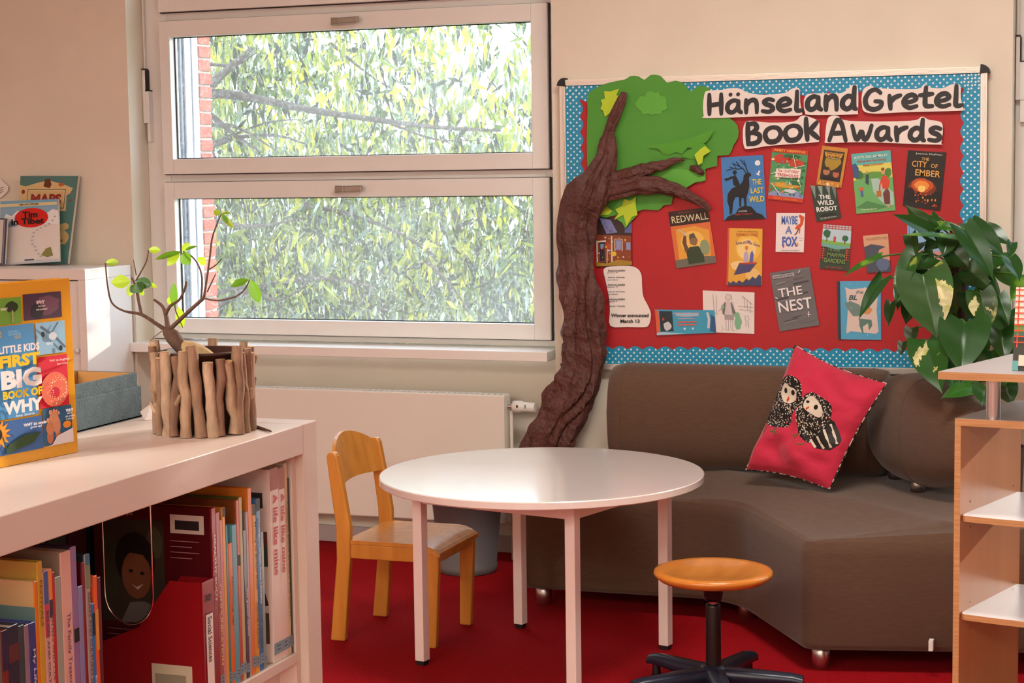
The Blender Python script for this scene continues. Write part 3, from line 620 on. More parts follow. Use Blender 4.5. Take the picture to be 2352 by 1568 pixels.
cover([(1783, 489), (1849.4, 489.4), (1846, 579.4), (1781.4, 578.4)], 'white book cover with hand-painted blue letters and an orange animal', '#ece2e0', [
    ('p', [(.82, .97), (.98, .9), (.94, .72), (.84, .6), (.76, .58), (.66, .6), (.72, .68), (.84, .74), (.84, .86), (.78, .92)], '#d9542a'), ('l', [(.8, .6), (.72, .48), (.66, .44)], .03, '#6b3a26'), ('l', [(.84, .6), (.82, .48)], .025, '#c24a26'),
    ('t', 'MAYBE', .47, .82, .22, '#4f72b8', {'w': .56, 'b': .03}), ('t', 'A', .45, .57, .2, '#6a82ba', {'w': .24, 'b': .03}), ('t', 'FOX', .5, .27, .26, '#5068b4', {'w': .54, 'b': .04}), ('e', .28, .16, .03, .06, '#d9622c'), ('e', .76, .2, .05, .04, '#e0a045'),
    ('t', 'Kathi Appelt & Alison McGhee', .52, .04, .03, '#5a5a66', {'w': .64}), ('l', [(.82, .36), (.94, .36)], .012, '#b9a6a8'), ('l', [(.84, .31), (.94, .31)], .012, '#b9a6a8')])
cover([(1890.8, 514.8), (1956.3, 520), (1949.5, 622.5), (1882.4, 616)], 'book cover with red lattice edge above a dark green hill', '#34473a', [
    ('r', 0, .52, 1, 1, '#b9d3e0'), ('p', [(0, .58), (.5, .6), (1, .56), (1, .5), (.5, .46), (0, .52)], '#6fb0a8'), ('p', [(0, .66), (.4, .64), (1, .62), (1, .55), (.5, .56), (0, .58)], '#7fb554'), ('p', blob(.16, .8, .15, .1, 12, 2), '#2f6a48'), ('p', blob(.8, .72, .13, .08, 12, 3), '#2f6a48'), ('l', [(.17, .74), (.17, .62)], .02, '#4a3a2c'), ('l', [(.8, .68), (.8, .6)], .02, '#4a3a2c'), ('p', [(.4, .62), (.4, .74), (.45, .76), (.49, .72), (.48, .62)], '#c0503c')]
    + [('l', [(i/9, 1), (i/9, .9)], .016, '#c8523e') for i in range(10)]+[('l', [(0, .97-k*.045), (1, .97-k*.045)], .012, '#c8523e') for k in range(2)]
    + [('l', [(x0, .5-k*.05), (x0+.16, .5-k*.05)], .012, '#c8523e') for k in range(6) for x0 in (0, .84)]+[('l', [(x0, .5), (x0, .22)], .014, '#c8523e') for x0 in (.08, .9)]
    + [('t', 'ME AND', .46, .44, .06, '#6f8f4e', {'w': .4}), ('t', 'MARVIN', .54, .335, .085, '#7f9f58', {'w': .6}), ('t', 'GARDENS', .5, .2, .1, '#7f9f58', {'w': .74}), ('t', 'AMY SARIG KING', .5, .05, .035, '#b84a3a', {'w': .6})])
cover([(1982, 541.5), (2039.8, 536.7), (2046, 623.6), (1991.4, 626.8)], 'tan book cover with a large dark bird silhouette', '#d6a582', [
    ('p', [(0, .7), (.3, .76), (.7, .7), (.86, .66), (.6, .6), (.5, .44), (.56, .3), (1, .3), (1, 0), (0, 0)], '#4a5160'), ('p', [(.5, .44), (.6, .6), (.86, .66), (1, .62), (1, .3), (.56, .3)], '#d99a80'), ('p', blob(.7, .2, .3, .2, 14, 4), '#5f7090'), ('t', 'THE SKELETON TREE', .52, .9, .07, '#b08468', {'w': .84})])
cover([(1922.4, 645.7), (2023, 644.7), (2024, 780), (1925, 779)], 'light blue cover with a cream cartouche half hidden by plant leaves', '#55a6cc', [
    ('r', 0, 0, .07, 1, '#2b3c48'), ('p', [(.18, .9), (.3, .86), (.9, .9), (.94, .84), (.9, .5), (.94, .14), (.88, .1), (.3, .14), (.2, .1), (.2, .16), (.24, .5), (.2, .84)], '#ddc8be'),
    ('p', [(.16, .62), (.3, .66), (.5, .6), (.62, .5), (.5, .4), (.36, .4), (.24, .52)], '#6f8a84'), ('p', [(.5, .36), (.78, .34), (.8, .24), (.72, .16), (.7, .28), (.58, .22), (.6, .1), (.56, .12), (.5, .24)], '#5f8078'), ('p', blob(.66, .5, .16, .08, 12, 3), '#d9965a'),
    ('t', 'Prin', .52, .81, .055, '#3a5a58', {'s': .3}), ('t', 'BL', .36, .72, .085, '#3a5a58', {'s': .3, 'w': .2, 'b': .03})]+speck(10, 3, ['#dff0f4'], .1, .98, .02, .98, .006, .012))
cover([(1768.4, 626.8), (1859.3, 612.7), (1882, 746.7), (1790.5, 760.8)], 'grey brushed book cover with large tilted white capitals', '#6d6b6e',
    [('p', [(x0, y0), (x0+w, y0+.02), (x0+w, y0+h), (x0, y0+h-.02)], c) for x0, y0, w, h, c in [(random.Random(k).uniform(0, .6), k/26*.97, random.Random(k+50).uniform(.2, .4), random.Random(k+90).uniform(.015, .045), ['#4d4c50', '#8e8c8e', '#5b5a5e', '#7d7b7e', '#434246'][k % 5]) for k in range(26)]]
    + [('r', .06, .89, .6, .95, '#a9a7a8'), ('t', 'KENNETH OPPEL', .33, .92, .035, '#55545a', {'w': .48}), ('t', 'THE', .43, .64, .145, '#eee8e6', {'w': .6, 'b': .01}), ('t', 'NEST', .5, .405, .19, '#eee8e6', {'w': .84, 'b': .012}), ('l', [(.7, .93), (.76, .97)], .012, '#eee8e6'), ('l', [(.76, .22), (.84, .2)], .012, '#eee8e6'), ('l', [(.8, .26), (.78, .17)], .012, '#eee8e6'), ('l', [(.04, .58), (.1, .55)], .012, '#eee8e6')])
cover([(1671.6, 523.7), (1751.5, 525), (1750, 656), (1668.4, 654.8)], 'yellow book cover with a flying carpet above dark treetops', '#e3a93f', [
    ('r', 0, 0, .05, 1, '#cf5a3a'), ('e', .6, .66, .36, .24, '#eebf52'), ('e', .56, .64, .27, .18, '#f2d48a'), ('p', blob(.4, .34, .34, .1, 16, 4), '#f0cf90'), ('p', blob(.75, .2, .24, .12, 14, 5), '#e9c17a'),
    ('p', [(.2, .18), (.36, .4), (.86, .41), (.66, .24)], '#4a4a72'), ('p', [(.36, .4), (.86, .41), (.84, .38), (.38, .37)], '#b8402e'), ('p', [(.48, .41), (.48, .56), (.56, .62), (.62, .52), (.6, .41)], '#b8a8c8'), ('e', .555, .66, .05, .04, '#d9824a'), ('p', [(.64, .41), (.66, .56), (.72, .62), (.76, .54), (.74, .41)], '#5a62b0'),
    ('p', [(.05, 0), (.05, .07), (.12, .04), (.2, .08), (.28, .04), (.36, .09), (.46, .05), (.56, .12), (.64, .09), (.74, .16), (.82, .12), (.92, .2), (.99, .16), (.99, 0)], '#3d4668'),
    ('t', 'CORNELIA FUNKE', .56, .89, .05, '#b85a34', {'w': .62}), ('t', 'Emma and the', .46, .76, .06, '#8a6a88', {'w': .42, 'rot': .16}), ('t', 'Blue Genie', .76, .735, .055, '#8a6a88', {'w': .38, 'rot': -.3}), ('t', 'THE NEW YORK TIMES BESTSELLER', .58, .945, .014, '#6d4a2c', {'w': .6})])
cover([(1535, 486.5), (1625.3, 476), (1645.7, 602.9), (1553.9, 616.3)], 'tilted orange book cover with a helmeted warrior under a dark heading', '#d9733c', [
    ('r', 0, .74, 1, 1, '#33231d'), ('p', [(.1, .1), (.12, .68), (.6, .7), (.95, .6), (.9, .12)], '#e2a23e'), ('e', .5, .42, .3, .2, '#eec05a'), ('p', [(0, 0), (1, 0), (1, .12), (.6, .16), (0, .14)], '#6d6a5c'),
    ('p', [(.32, .04), (.3, .26), (.4, .34), (.62, .34), (.72, .24), (.72, .04)], '#33452f'), ('p', blob(.52, .44, .12, .1, 12, 3), '#8a6a4c'), ('p', [(.42, .46), (.44, .56), (.56, .58), (.6, .48), (.5, .5)], '#5a5348'), ('e', .78, .3, .12, .14, '#8f9a72'), ('p', [(.28, .26), (.24, .44), (.3, .56), (.36, .54), (.34, .4), (.38, .3)], '#6b4a34'), ('l', [(.2, .66), (.42, .54)], .02, '#b9c4c4'),
    ('t', 'REDWALL', .52, .85, .12, '#e8dcae', {'w': .92, 'b': .0}), ('t', 'BRIAN JACQUES', .5, .96, .02, '#a8502c', {'w': .5})])
cover([(1368, 496), (1451, 502), (1452, 610.6), (1370, 613.7)], 'dark picture of a sweet covered gingerbread house beside the paper trunk', '#3b2a28', [
    ('p', [(.1, .98), (.42, .94), (.6, .7), (.3, .66)], '#7d84b8'), ('p', [(.82, .96), (1, .94), (1, .7), (.8, .7)], '#5d649a'), ('r', .02, .1, .98, .64, '#8a4326'), ('r', .1, .12, .24, .5, '#2c2230'), ('r', .56, .34, .7, .54, '#8f9ac8'), ('r', .84, .34, .96, .5, '#8f9ac8'), ('r', .12, .38, .22, .46, '#7f96c4'),
    ('l', [(.03, .1), (.03, .52)], .03, '#e0d3c0'), ('l', [(.44, .08), (.44, .62)], .03, '#e0d3c0'), ('l', [(.53, .32), (.53, .56), (.73, .56), (.73, .32)], .02, '#e0d3c0'), ('l', [(.06, .5), (.28, .52)], .03, '#e0d3c0'), ('e', .5, .26, .07, .05, '#e3c23a'), ('e', .34, .42, .07, .06, '#b8452a'), ('l', [(.32, .36), (.3, .04)], .02, '#d9b98a'), ('p', [(0, .02), (1, .02), (1, .1), (.6, .14), (.3, .07), (0, .1)], '#a8852c')]
    + speck(30, 6, ['#d9822c', '#e3c23a', '#c4452c', '#d8d0c0', '#7fa040'], .04, .98, .04, .6, .01, .03)+speck(14, 9, ['#2e3048', '#b0507a'], .2, .5, .7, .92, .008, .016), off=.006)
# note with the dates, bookmark, colouring sheet, card behind the plant
def c3(x, y): return (1360+x/4.9, 480+y/4.9)
pl = smooth_line([on_y(*c3(*q), BD-.008) for q in [(128, 700), (150, 660), (230, 643), (420, 640), (510, 670), (555, 740), (562, 860), (575, 980), (620, 1070), (655, 1150), (660, 1220), (640, 1300), (590, 1328), (400, 1325), (205, 1315), (200, 1150), (190, 1000), (150, 800)]], 3, True)
b = MB(); b.prism(pl, (0, .0015, 0), M_PAPER)
o = b.build('date_note', label='white boot shaped paper note with dates beside the paper trunk', cat='paper note')
fl, fr, ft = on_y(*c3(100, 1400), BD-.008), on_y(*c3(700, 1400), BD-.008), on_y(*c3(100, 600), BD-.008)
fc = Face(fl, fr-fl, ft-fl, (0, -1, 0))
sh = []
for i, (a, bb_) in enumerate((('Round one deadline', 'January 24'), ('Vote for 6 favorites,', 'top 4 advance'), ('Round two deadline', 'February 14'), ('Vote for 4 favorites,', 'top 2 advance'), ('Round two deadline', 'March 7'), ('Vote for 1 favorite', ''))):
    y = 1-(690+i*80-600)/800
    sh += [('t', a, .295, y, .022, '#3a3438', {'w': .32})]+([('t', bb_, .22, y-.035, .02, '#3a3438', {'w': .2})] if bb_ else [])
    if i % 2 == 0: sh.append(('l', [(.135, y-.016), (.45, y-.016)], .004, '#3a3438'))
sh += [('t', 'Winner announced', .545, .255, .05, '#2a262a', {'w': .7, 'b': .03}), ('t', 'March 13', .55, .175, .05, '#2a262a', {'w': .36, 'b': .03})]
art(fc, sh, o)
cover([(1614, 666.7), (1733, 671.4), (1732.4, 766.7), (1616, 762)], 'white colouring sheet with a pencil-drawn child and green animal', '#e6dcd8', [
    ('p', blob(.68, .26, .09, .2, 14, 3, .35), '#7fb892'), ('e', .66, .44, .06, .07, '#7fb892'), ('p', [(.44, .44), (.4, .74), (.46, .78), (.6, .76), (.62, .48), (.58, .42)], '#cfc6c4'), ('p', [(.4, .7), (.38, .46), (.42, .42), (.45, .74)], '#77706f'), ('p', [(.56, .74), (.64, .5), (.58, .44), (.54, .72)], '#77706f'), ('p', [(.42, .44), (.6, .44), (.6, .32), (.42, .32)], '#a59c9a')]
    + [('l', p, .008, '#8d8583') for p in ([(.45, .32), (.45, .1)], [(.5, .32), (.5, .08)], [(.54, .32), (.54, .1)], [(.58, .32), (.58, .08)], [(.43, .08), (.52, .07)], [(.55, .08), (.62, .06)], [(.47, .94), (.44, .86), (.45, .8)], [(.47, .94), (.55, .92), (.57, .8)], [(.76, .9), (.88, .8), (.97, .7)], [(.8, .88), (.82, .62)], [(.86, .82), (.87, .56)], [(.92, .76), (.93, .5)], [(.2, .92), (.22, .5)], [(.26, .9), (.27, .46)], [(.18, .5), (.3, .44)], [(.7, .66), (.98, .64)], [(.72, .58), (.98, .55)], [(.3, .5), (.36, .6), (.38, .5)], [(.82, .42), (.88, .44), (.9, .34), (.84, .3), (.82, .42)], [(.84, .3), (.84, .16)], [(.88, .3), (.9, .14)], [(.36, .16), (.4, .1), (.36, .06)])]
    + [('e', .51, .86, .045, .055, '#d8cfca'), ('e', .39, .62, .03, .06, '#8fae98')], off=.005, name='colouring_sheet', cat='drawing', group='papers on the notice board')
cover([(1504, 710.6), (1641, 712), (1644.7, 764), (1509, 769.8)], 'wide turquoise bookmark card overlapping the colouring sheet', '#3f9fc0', [
    ('r', 0, .08, .06, .98, '#d9643c'), ('r', .07, .14, .29, .94, '#24343c'), ('p', blob(.19, .34, .08, .2, 10, 3), '#c9ccd0'), ('e', .13, .62, .02, .06, '#b8402e'), ('p', blob(.54, .8, .24, .1, 14, 2), '#8fc4d6'), ('p', [(.86, .9), (.9, .9), (.92, .6), (.9, .2), (.86, .22), (.88, .6)], '#cfc9d2'), ('p', [(.94, .8), (1, .7), (1, 0), (.9, .1)], '#2f5a86'), ('p', [(0, 0), (.5, .02), (.1, .12), (0, .1)], '#a9cede'),
    ('l', [(.3, .86), (.74, .86)], .035, '#c2a3b8'), ('l', [(.34, .75), (.74, .75)], .035, '#c2a3b8'), ('l', [(.38, .64), (.66, .64)], .03, '#c2a3b8'), ('l', [(.36, .5), (.7, .5)], .05, '#d8604a'), ('l', [(.37, .38), (.68, .38)], .05, '#d8604a'), ('e', .48, .22, .02, .05, '#bfe0e8'), ('e', .62, .22, .02, .05, '#bfe0e8')], off=.0085, name='bookmark', cat='bookmark', group='papers on the notice board')
cover([(2084.4, 511.8), (2181, 515), (2178, 640), (2082, 636)], 'pale blue striped cover mostly hidden behind the potted plant', '#8fb8e0', [
    ('r', .03, .55, .06, .98, '#5f8cc4'), ('r', .1, .55, .13, .98, '#6f9ad0'), ('r', .0, .0, 1, .5, '#d89a94'), ('r', .3, .9, .9, .94, '#6f9ad0'), ('r', .4, .78, .9, .82, '#5f8cc4')])

# ------------------------------------------------------------------ crumpled paper tree over the left side of the board
pt = thing('paper_tree', 'crumpled brown paper tree with green card crown climbing the notice board', 'paper tree', (-2.45, 6.98, .35))
M_TRUNK = mat('brown_kraft_paper', '#5b332b', .6, var=(7, .25), bump=(34, .7, .02))
M_CARD = mat('green_card', '#4c9a2f', .6, var=(2.5, .08)); M_CARD2 = mat('bright_green_card', '#5cae3a', .6); M_LIME = mat('lime_card', '#b8d42a', .6)
crown = [(330, 600), (322, 400), (326, 250), (330, 160), (420, 112), (512, 92), (540, 75), (580, 76), (610, 94), (640, 70), (690, 74), (722, 108), (765, 98), (812, 115), (838, 152), (880, 125), (930, 133), (950, 170), (1000, 250), (1040, 288), (1076, 322), (1080, 380), (1056, 422), (1034, 470), (975, 474), (974, 525), (915, 540), (918, 598), (862, 608), (820, 636), (790, 640), (752, 680), (746, 716), (705, 722), (682, 746), (605, 742), (560, 760), (470, 770), (372, 774)]
c6 = lambda x, y: (1200+x/2.178, 140+y/2.178)
pl = smooth_line([on_y(*c6(*q), BD-.0145) for q in crown], 2, True)
b = MB(); b.prism(pl, (0, .001, 0), M_CARD); b.build('crown_card', pt)
def cut(name, pts, off, mt, th=.0008, n=3, sm=True):
    p = [on_y(*c6(*q), BD-off) for q in pts]; p = smooth_line(p, n, True) if sm else p
    b = MB(); b.prism(p, (0, th, 0), mt); return b.build(name, pt)
cut('cloud_cutout', [(565, 215), (580, 190), (592, 175), (612, 178), (622, 155), (650, 152), (668, 160), (680, 152), (690, 175), (715, 180), (720, 215), (722, 240), (700, 250), (690, 265), (660, 266), (648, 272), (628, 262), (600, 268), (592, 248), (578, 240)], .018, M_CARD2)
star = lambda cx, cy, s, r: [(cx+s*(1 if i % 2 == 0 else .52)*(.8 if i % 4 == 0 else 1)*math.cos(r+i*math.pi/6), cy+s*1.3*(1 if i % 2 == 0 else .52)*math.sin(r+i*math.pi/6)) for i in range(12)]
cut('leaf_cutout', [(392, 195), (412, 188), (408, 150), (440, 152), (484, 138), (470, 170), (522, 200), (480, 215), (458, 262), (430, 266), (412, 280), (404, 250), (390, 238), (400, 215)], .022, M_LIME, n=1, sm=False)
cut('leaf_cutout', [(455, 735), (490, 690), (570, 690), (575, 770), (545, 800), (515, 838), (498, 808), (462, 785), (480, 760)], .018, M_CARD2, n=1, sm=False)
cut('leaf_cutout', [(465, 742), (500, 722), (508, 690), (540, 700), (568, 678), (566, 720), (576, 770), (548, 780), (520, 828), (505, 770), (458, 795), (480, 765)], .024, M_LIME, n=1, sm=False)
cut('leaf_cutout', [(860, 470), (890, 440), (912, 425), (942, 450), (905, 475), (900, 510), (880, 520)], .036, M_LIME, n=1, sm=False)
cut('leaf_cutout', [(372, 772), (380, 752), (420, 728), (450, 750), (430, 770)], .017, M_LIME, n=1, sm=False)
# folded green sprays standing off the crown
for pts, dz in (([(632, 428), (700, 412), (790, 400), (870, 378), (958, 345), (955, 362), (930, 400), (900, 420), (870, 440), (830, 432), (800, 465), (770, 455), (735, 470), (700, 462), (685, 440)], .030), ([(800, 470), (850, 440), (900, 410), (930, 430), (935, 455), (900, 470), (890, 495), (850, 490), (820, 485)], .022)):
    P = [on_y(*c6(*q), BD-.018) for q in pts]; zt = max(p.z for p in P); zb = min(p.z for p in P)
    P = [Vector((p.x, p.y-dz*(p.z-zb)/(zt-zb), p.z)) for p in P]
    b = MB(); b.prism(smooth_line(P, 2, True), (0, .0015, 0), M_CARD2); b.build('folded_spray', pt)
cut('spray_cutout', [(640, 580), (690, 545), (760, 540), (830, 545), (900, 555), (912, 595), (870, 605), (825, 630), (790, 640), (730, 620), (690, 600)], .017, M_CARD2)
def crumple(name, line, seed, depth=.5, seg=22, sub=6, off=.036, jag=.42, twist=0):
    """line of (px x, px y, px width); paper twisted into a ridged, creased roll"""
    P = smooth_line([Vector((x, y, w)) for x, y, w in line], sub); rows = []
    nf = 7 if seg > 30 else 4
    for i, q in enumerate(P):
        d = (P[min(i+1, len(P)-1)]-P[max(i-1, 0)]); d = Vector((d.x, -d.y)).normalized(); nrm = Vector((d.y, -d.x))
        c = on_y(q.x, q.y, 7.0); r = q.z/2*7.4/CAM_F*(1+.10*noise.noise(Vector((seed, i*.22, 0)))); row = []
        for k in range(seg):
            a = 2*math.pi*k/seg
            ph = a*nf/(2*math.pi)+twist*i+1.1*noise.noise(Vector((seed, i*.045, 1)))+.8*noise.noise(Vector((math.cos(a)*1.3, math.sin(a)*1.3+seed, i*.05)))
            fold = abs(2*(ph-math.floor(ph))-1)
            j = 1+jag*(fold*.75-.45)+jag*.5*noise.noise(Vector((math.cos(a)*1.8+seed, math.sin(a)*1.8, i*.09)))+jag*.28*abs(noise.noise(Vector((math.cos(a)*5, math.sin(a)*5+seed, i*.30))))
            u = math.cos(a)*r*j; w = math.sin(a)*r*j*depth
            row.append(Vector((c.x+nrm.x*u, BD-off-r*depth*.9-w, c.z+nrm.y*u)))
        rows.append(row)
    b = MB(); b.grid(rows, M_TRUNK, False, True); b.add(rows[0], [list(range(seg))], M_TRUNK); b.add(rows[-1], [list(range(seg))], M_TRUNK); return b.build(name, pt)
crumple('trunk', [(1438, 212, 12), (1432, 232, 22), (1415, 270, 24), (1404, 300, 22), (1403, 320, 34), (1400, 360, 46), (1385, 400, 62), (1366, 440, 92), (1340, 500, 84), (1330, 560, 76), (1336, 620, 82), (1346, 680, 92), (1350, 740, 96), (1352, 790, 92), (1346, 840, 94), (1330, 890, 96), (1302, 940, 98), (1276, 990, 98), (1255, 1040, 100), (1236, 1100, 100), (1222, 1150, 96)], 3, .6, 56)
crumple('branch', [(1380, 420, 30), (1425, 410, 36), (1470, 395, 34), (1500, 384, 26), (1530, 378, 20), (1555, 368, 12), (1575, 366, 6)], 11, .7, 28, off=.036, twist=.12)
crumple('branch', [(1380, 448, 34), (1430, 434, 40), (1480, 424, 40), (1530, 428, 34), (1570, 442, 26), (1610, 462, 18), (1635, 482, 8)], 17, .7, 28, off=.036, twist=.09)
crumple('branch', [(1585, 385, 8), (1600, 388, 16), (1612, 396, 14), (1616, 402, 4)], 23, .6, 12, off=.02)
b = MB(); b.prism([on_y(x, y, BD-.02) for x, y in ((1320, 424), (1336, 422), (1362, 418), (1352, 432), (1334, 440))], (0, .006, 0), M_TRUNK); b.build('branch_stub', pt)

# ================================================================== corner sofa
M_SOFA = mat('brown_woven_fabric', '#5f4839', .9, var=(90, .12), bump=(340, .3, .002), stretch=(.3, .3, 2), spec=.12, sheen=.2)
def fill_top(outline, pts, zf):
    """triangulate an outline with inner points; returns verts, faces"""
    n = len(outline)
    vs, es, fs, *_ = delaunay_2d_cdt([Vector((p[0], p[1])) for p in outline]+[Vector(p) for p in pts], [(i, (i+1) % n) for i in range(n)], [], 1, 1e-5)
    return [Vector((v.x, v.y, zf(v.x, v.y))) for v in vs], [list(f) for f in fs]
def round_poly(pts, radii, n=8):
    out = []; m = len(pts)
    for i in range(m):
        p, a, c = Vector(pts[i]), Vector(pts[i-1]), Vector(pts[(i+1) % m]); r = radii[i]
        if r <= 0: out.append(p); continue
        d1 = (a-p).normalized()*r; d2 = (c-p).normalized()*r
        for k in range(n+1):
            t = k/n; out.append((p+d1)*(1-t)**2+p*2*t*(1-t)+(p+d2)*t*t)
    return out
def inside(p, poly):
    c = False; n = len(poly)
    for i in range(n):
        a, b_ = poly[i], poly[i-1]
        if (a.y > p[1]) != (b_.y > p[1]) and p[0] < (b_.x-a.x)*(p[1]-a.y)/(b_.y-a.y)+a.x: c = not c
    return c
sofa = thing('corner_sofa', 'low brown upholstered corner sofa with two bolsters under the notice board', 'sofa', (-1.3, 6.4, 0))
plan = round_poly([(-2.30, 6.33), (-1.47, 6.36), (-1.085, 5.765), (-.20, 5.985), (-.20, 6.24), (-.45, 6.45), (-1.0, 6.99), (-2.30, 6.99)], [.06, .17, .045, .05, .05, .05, .05, .05])
def inset(poly, d):
    out = []; n = len(poly)
    for i in range(n):
        a, p, c = poly[i-1], poly[i], poly[(i+1) % n]
        t = ((p-a).normalized()+(c-p).normalized()).normalized(); out.append(p+Vector((-t.y, t.x))*d)
    return out
L0 = Vector((-1.738, 6.887)); LD = Vector((-.624+1.738, 5.918-6.887)).normalized(); LN = Vector((LD.y, -LD.x))
if LN.y > 0: LN = -LN
def seat_z(x, y):
    d = (Vector((x, y))-L0).dot(LN)
    if d > 0: return .448+.056*max(0, 1-d/.34)**1.2
    return .504-.006*min(1, -d/.05)
b = MB()
rings = [(0.03, .075), (.008, .080), (0, .10), (0, .40), (.004, .425), (.014, .444)]
rows = [[Vector((p.x, p.y, z)) for p in inset(plan, d)] for d, z in rings]
top_in = inset(plan, .03)
b.grid(rows, M_SOFA, True, True)
zt = [Vector((p.x, p.y, seat_z(p.x, p.y))) for p in top_in]
b.grid([rows[-1], zt], M_SOFA, True, True)
pts = []
gx = -2.28
while gx < -.2:
    gy = 5.76
    while gy < 6.98:
        if inside((gx, gy), [Vector(q) for q in inset(plan, .05)]): pts.append((gx, gy))
        gy += .045
    gx += .045
for k in range(40):
    q = L0+LD*(k*.04)
    for dd in (-.09, -.03, 0, .03): 
        w = q+LN*dd
        if inside((w.x, w.y), [Vector(z) for z in inset(plan, .05)]): pts.append((w.x, w.y))
vs, fs = fill_top(top_in, pts, seat_z); fs = [f for f in fs if inside((sum(vs[i].x for i in f)/3, sum(vs[i].y for i in f)/3), top_in)]
b.add(vs, fs, M_SOFA, True)
b.add(rows[0], [list(range(len(rows[0])))[::-1]], M_SOFA)
b.build('seat_base', sofa)
def bolster(a, c, z0, z1, thick, name='backrest', power=3.2, endr=.16, seams=(0, 1)):
    a, c = Vector(a), Vector(c); ax = (c-a); L = ax.length; ax.normalize(); sd = Vector((-ax.y, ax.x)); rows = []; h = (z1-z0)/2; seg = 28
    N = 26
    for i in range(N+1):
        t = i/N*L
        e = 1.0
        if t < endr: e = (1-(1-t/endr)**power)**(1/power)
        if L-t < endr: e = min(e, (1-(1-(L-t)/endr)**power)**(1/power))
        e = max(e, .02); p = a+ax*t; row = []
        for k in range(seg):
            an = 2*math.pi*k/seg; cs, sn = math.cos(an), math.sin(an); q = 2/2.8
            u = math.copysign(abs(cs)**q, cs)*thick/2*e; w = math.copysign(abs(sn)**q, sn)*h*e
            row.append(Vector((p.x+sd.x*u, p.y+sd.y*u, (z0+z1)/2+w)))
        rows.append(row)
    b = MB(); b.grid(rows, M_SOFA, True, True); b.add(rows[0], [list(range(seg))], M_SOFA, True); b.add(rows[-1], [list(range(seg))], M_SOFA, True); o = b.build(name, sofa)
    for t in [(endr, L-endr)[i] for i in seams]:
        s_ = MB(); p = a+ax*t; ring = []
        for k in range(seg+1):
            an = 2*math.pi*k/seg; cs, sn = math.cos(an), math.sin(an); q = 2/2.8
            ring.append(Vector((p.x+sd.x*math.copysign(abs(cs)**q, cs)*thick*.5015, p.y+sd.y*math.copysign(abs(cs)**q, cs)*thick*.5015, (z0+z1)/2+math.copysign(abs(sn)**q, sn)*h*1.003)))
        s_.tube(ring, .0018, M_SOFA, 5); s_.build('seam', o)
    return o
bolster((-2.10, 6.84), (-.93, 6.84), .492, .908, .30, endr=.10)
bolster((-1.0, 6.85), (-.535, 6.22), .525, .925, .32, endr=.34, power=2.0, seams=(1,))
def foot(x, y, z0=0, z1=.085, r=.031):
    f = MB(); f.lathe([(r-.003, z0), (r, z0+.003), (r, z1), (r-.004, z1+.002)], (x, y, 0), M_STEEL, 20); f.build('foot', sofa)
for x, y in ((-2.234, 6.42), (-1.435, 6.44), (-1.05, 5.855), (-2.23, 6.9), (-1.1, 6.85), (-.3, 6.1)): foot(x, y)
q = on_z(2108, 1128, .50); foot(q.x, q.y, .499, .555, .027)
foot(-.93, 6.76, .499, .555, .027)
s_ = MB(); P0, P1 = plan[0], plan[1]
cpt = on_y(2140, 1480, 5.86); s_.box(cpt.x-.006, cpt.x+.008, 5.822, 5.855, cpt.z-.012, cpt.z+.022, M_WHITE); s_.build('fabric_tag', sofa)

# ------------------------------------------------------------------ pink cushion with two owls
M_PINK = mat('pink_cotton', '#c21d40', .8, var=(6, .08), bump=(11, .5, .02), sheen=.2)
M_CBACK = mat('black_white_print_cotton', '#14120f', .85, var=(60, .0), col2='#14120f')
def bw_mat():
    m, nt, b_ = new_mat('black_white_pattern'); tc = nt.nodes.new('ShaderNodeTexCoord'); n = nt.nodes.new('ShaderNodeTexVoronoi'); n.inputs['Scale'].default_value = 60
    r = nt.nodes.new('ShaderNodeValToRGB'); r.color_ramp.elements[0].position = .52; r.color_ramp.elements[1].position = .58
    r.color_ramp.elements[0].color = lin('#1a1716'); r.color_ramp.elements[1].color = lin('#cfc4b4')
    nt.links.new(tc.outputs['Object'], n.inputs['Vector']); nt.links.new(n.outputs['Distance'], r.inputs[0]); nt.links.new(r.outputs[0], b_.inputs['Base Color']); b_.inputs['Roughness'].default_value = .85
    return m
M_BW = bw_mat()
cor = [on_y(1713, 1078, 6.50), on_y(1905, 1124, 6.36), on_y(2036, 880, 6.42), on_y(1826, 792, 6.64)]   # left, bottom, right, top
CN = (cor[1]-cor[0]).cross(cor[3]-cor[0]).normalized()
if CN.y > 0: CN = -CN
def cush(u, v, side=1, lift=0):
    pu = .035*math.sin(math.pi*v)*(1-2*u); pv = .035*math.sin(math.pi*u)*(1-2*v)
    uu, vv = u+pu, v+pv
    p = cor[0]*(1-uu)*(1-vv)+cor[1]*uu*(1-vv)+cor[2]*uu*vv+cor[3]*(1-uu)*vv
    e = max(0, (1-(2*u-1)**4)*(1-(2*v-1)**4))**.55
    wr = .018*noise.noise(Vector((u*5, v*9, 3)))*e+.010*noise.noise(Vector((u*3+7, v*3, 1)))*e+.022*math.exp(-((v-.14)/.09)**2)*math.sin(u*11+v*9)*e
    return p+CN*side*((.058 if side > 0 else .068)*e+(wr if side > 0 else 0)+lift)
cu = thing('cushion', 'bright pink cushion printed with two black and white owls on the sofa', 'cushion', cor[1])
N = 34
b = MB(); b.grid([[cush(i/N, j/N) for i in range(N+1)] for j in range(N+1)], M_PINK); b.build('front_cover', cu)
b = MB(); b.grid([[cush(i/N, j/N, -1) for i in range(N+1)] for j in range(N+1)], M_BW); b.build('back_cover', cu)
b = MB(); ring = [cush(i/20, 0) for i in range(20)]+[cush(1, i/20) for i in range(20)]+[cush(1-i/20, 1) for i in range(20)]+[cush(0, 1-i/20) for i in range(21)]
b.tube(ring, .0022, M_BW, 6); b.build('piping', cu)
KC = [(290, 1250), (1120, 1455), (1690, 420), (785, 45)]
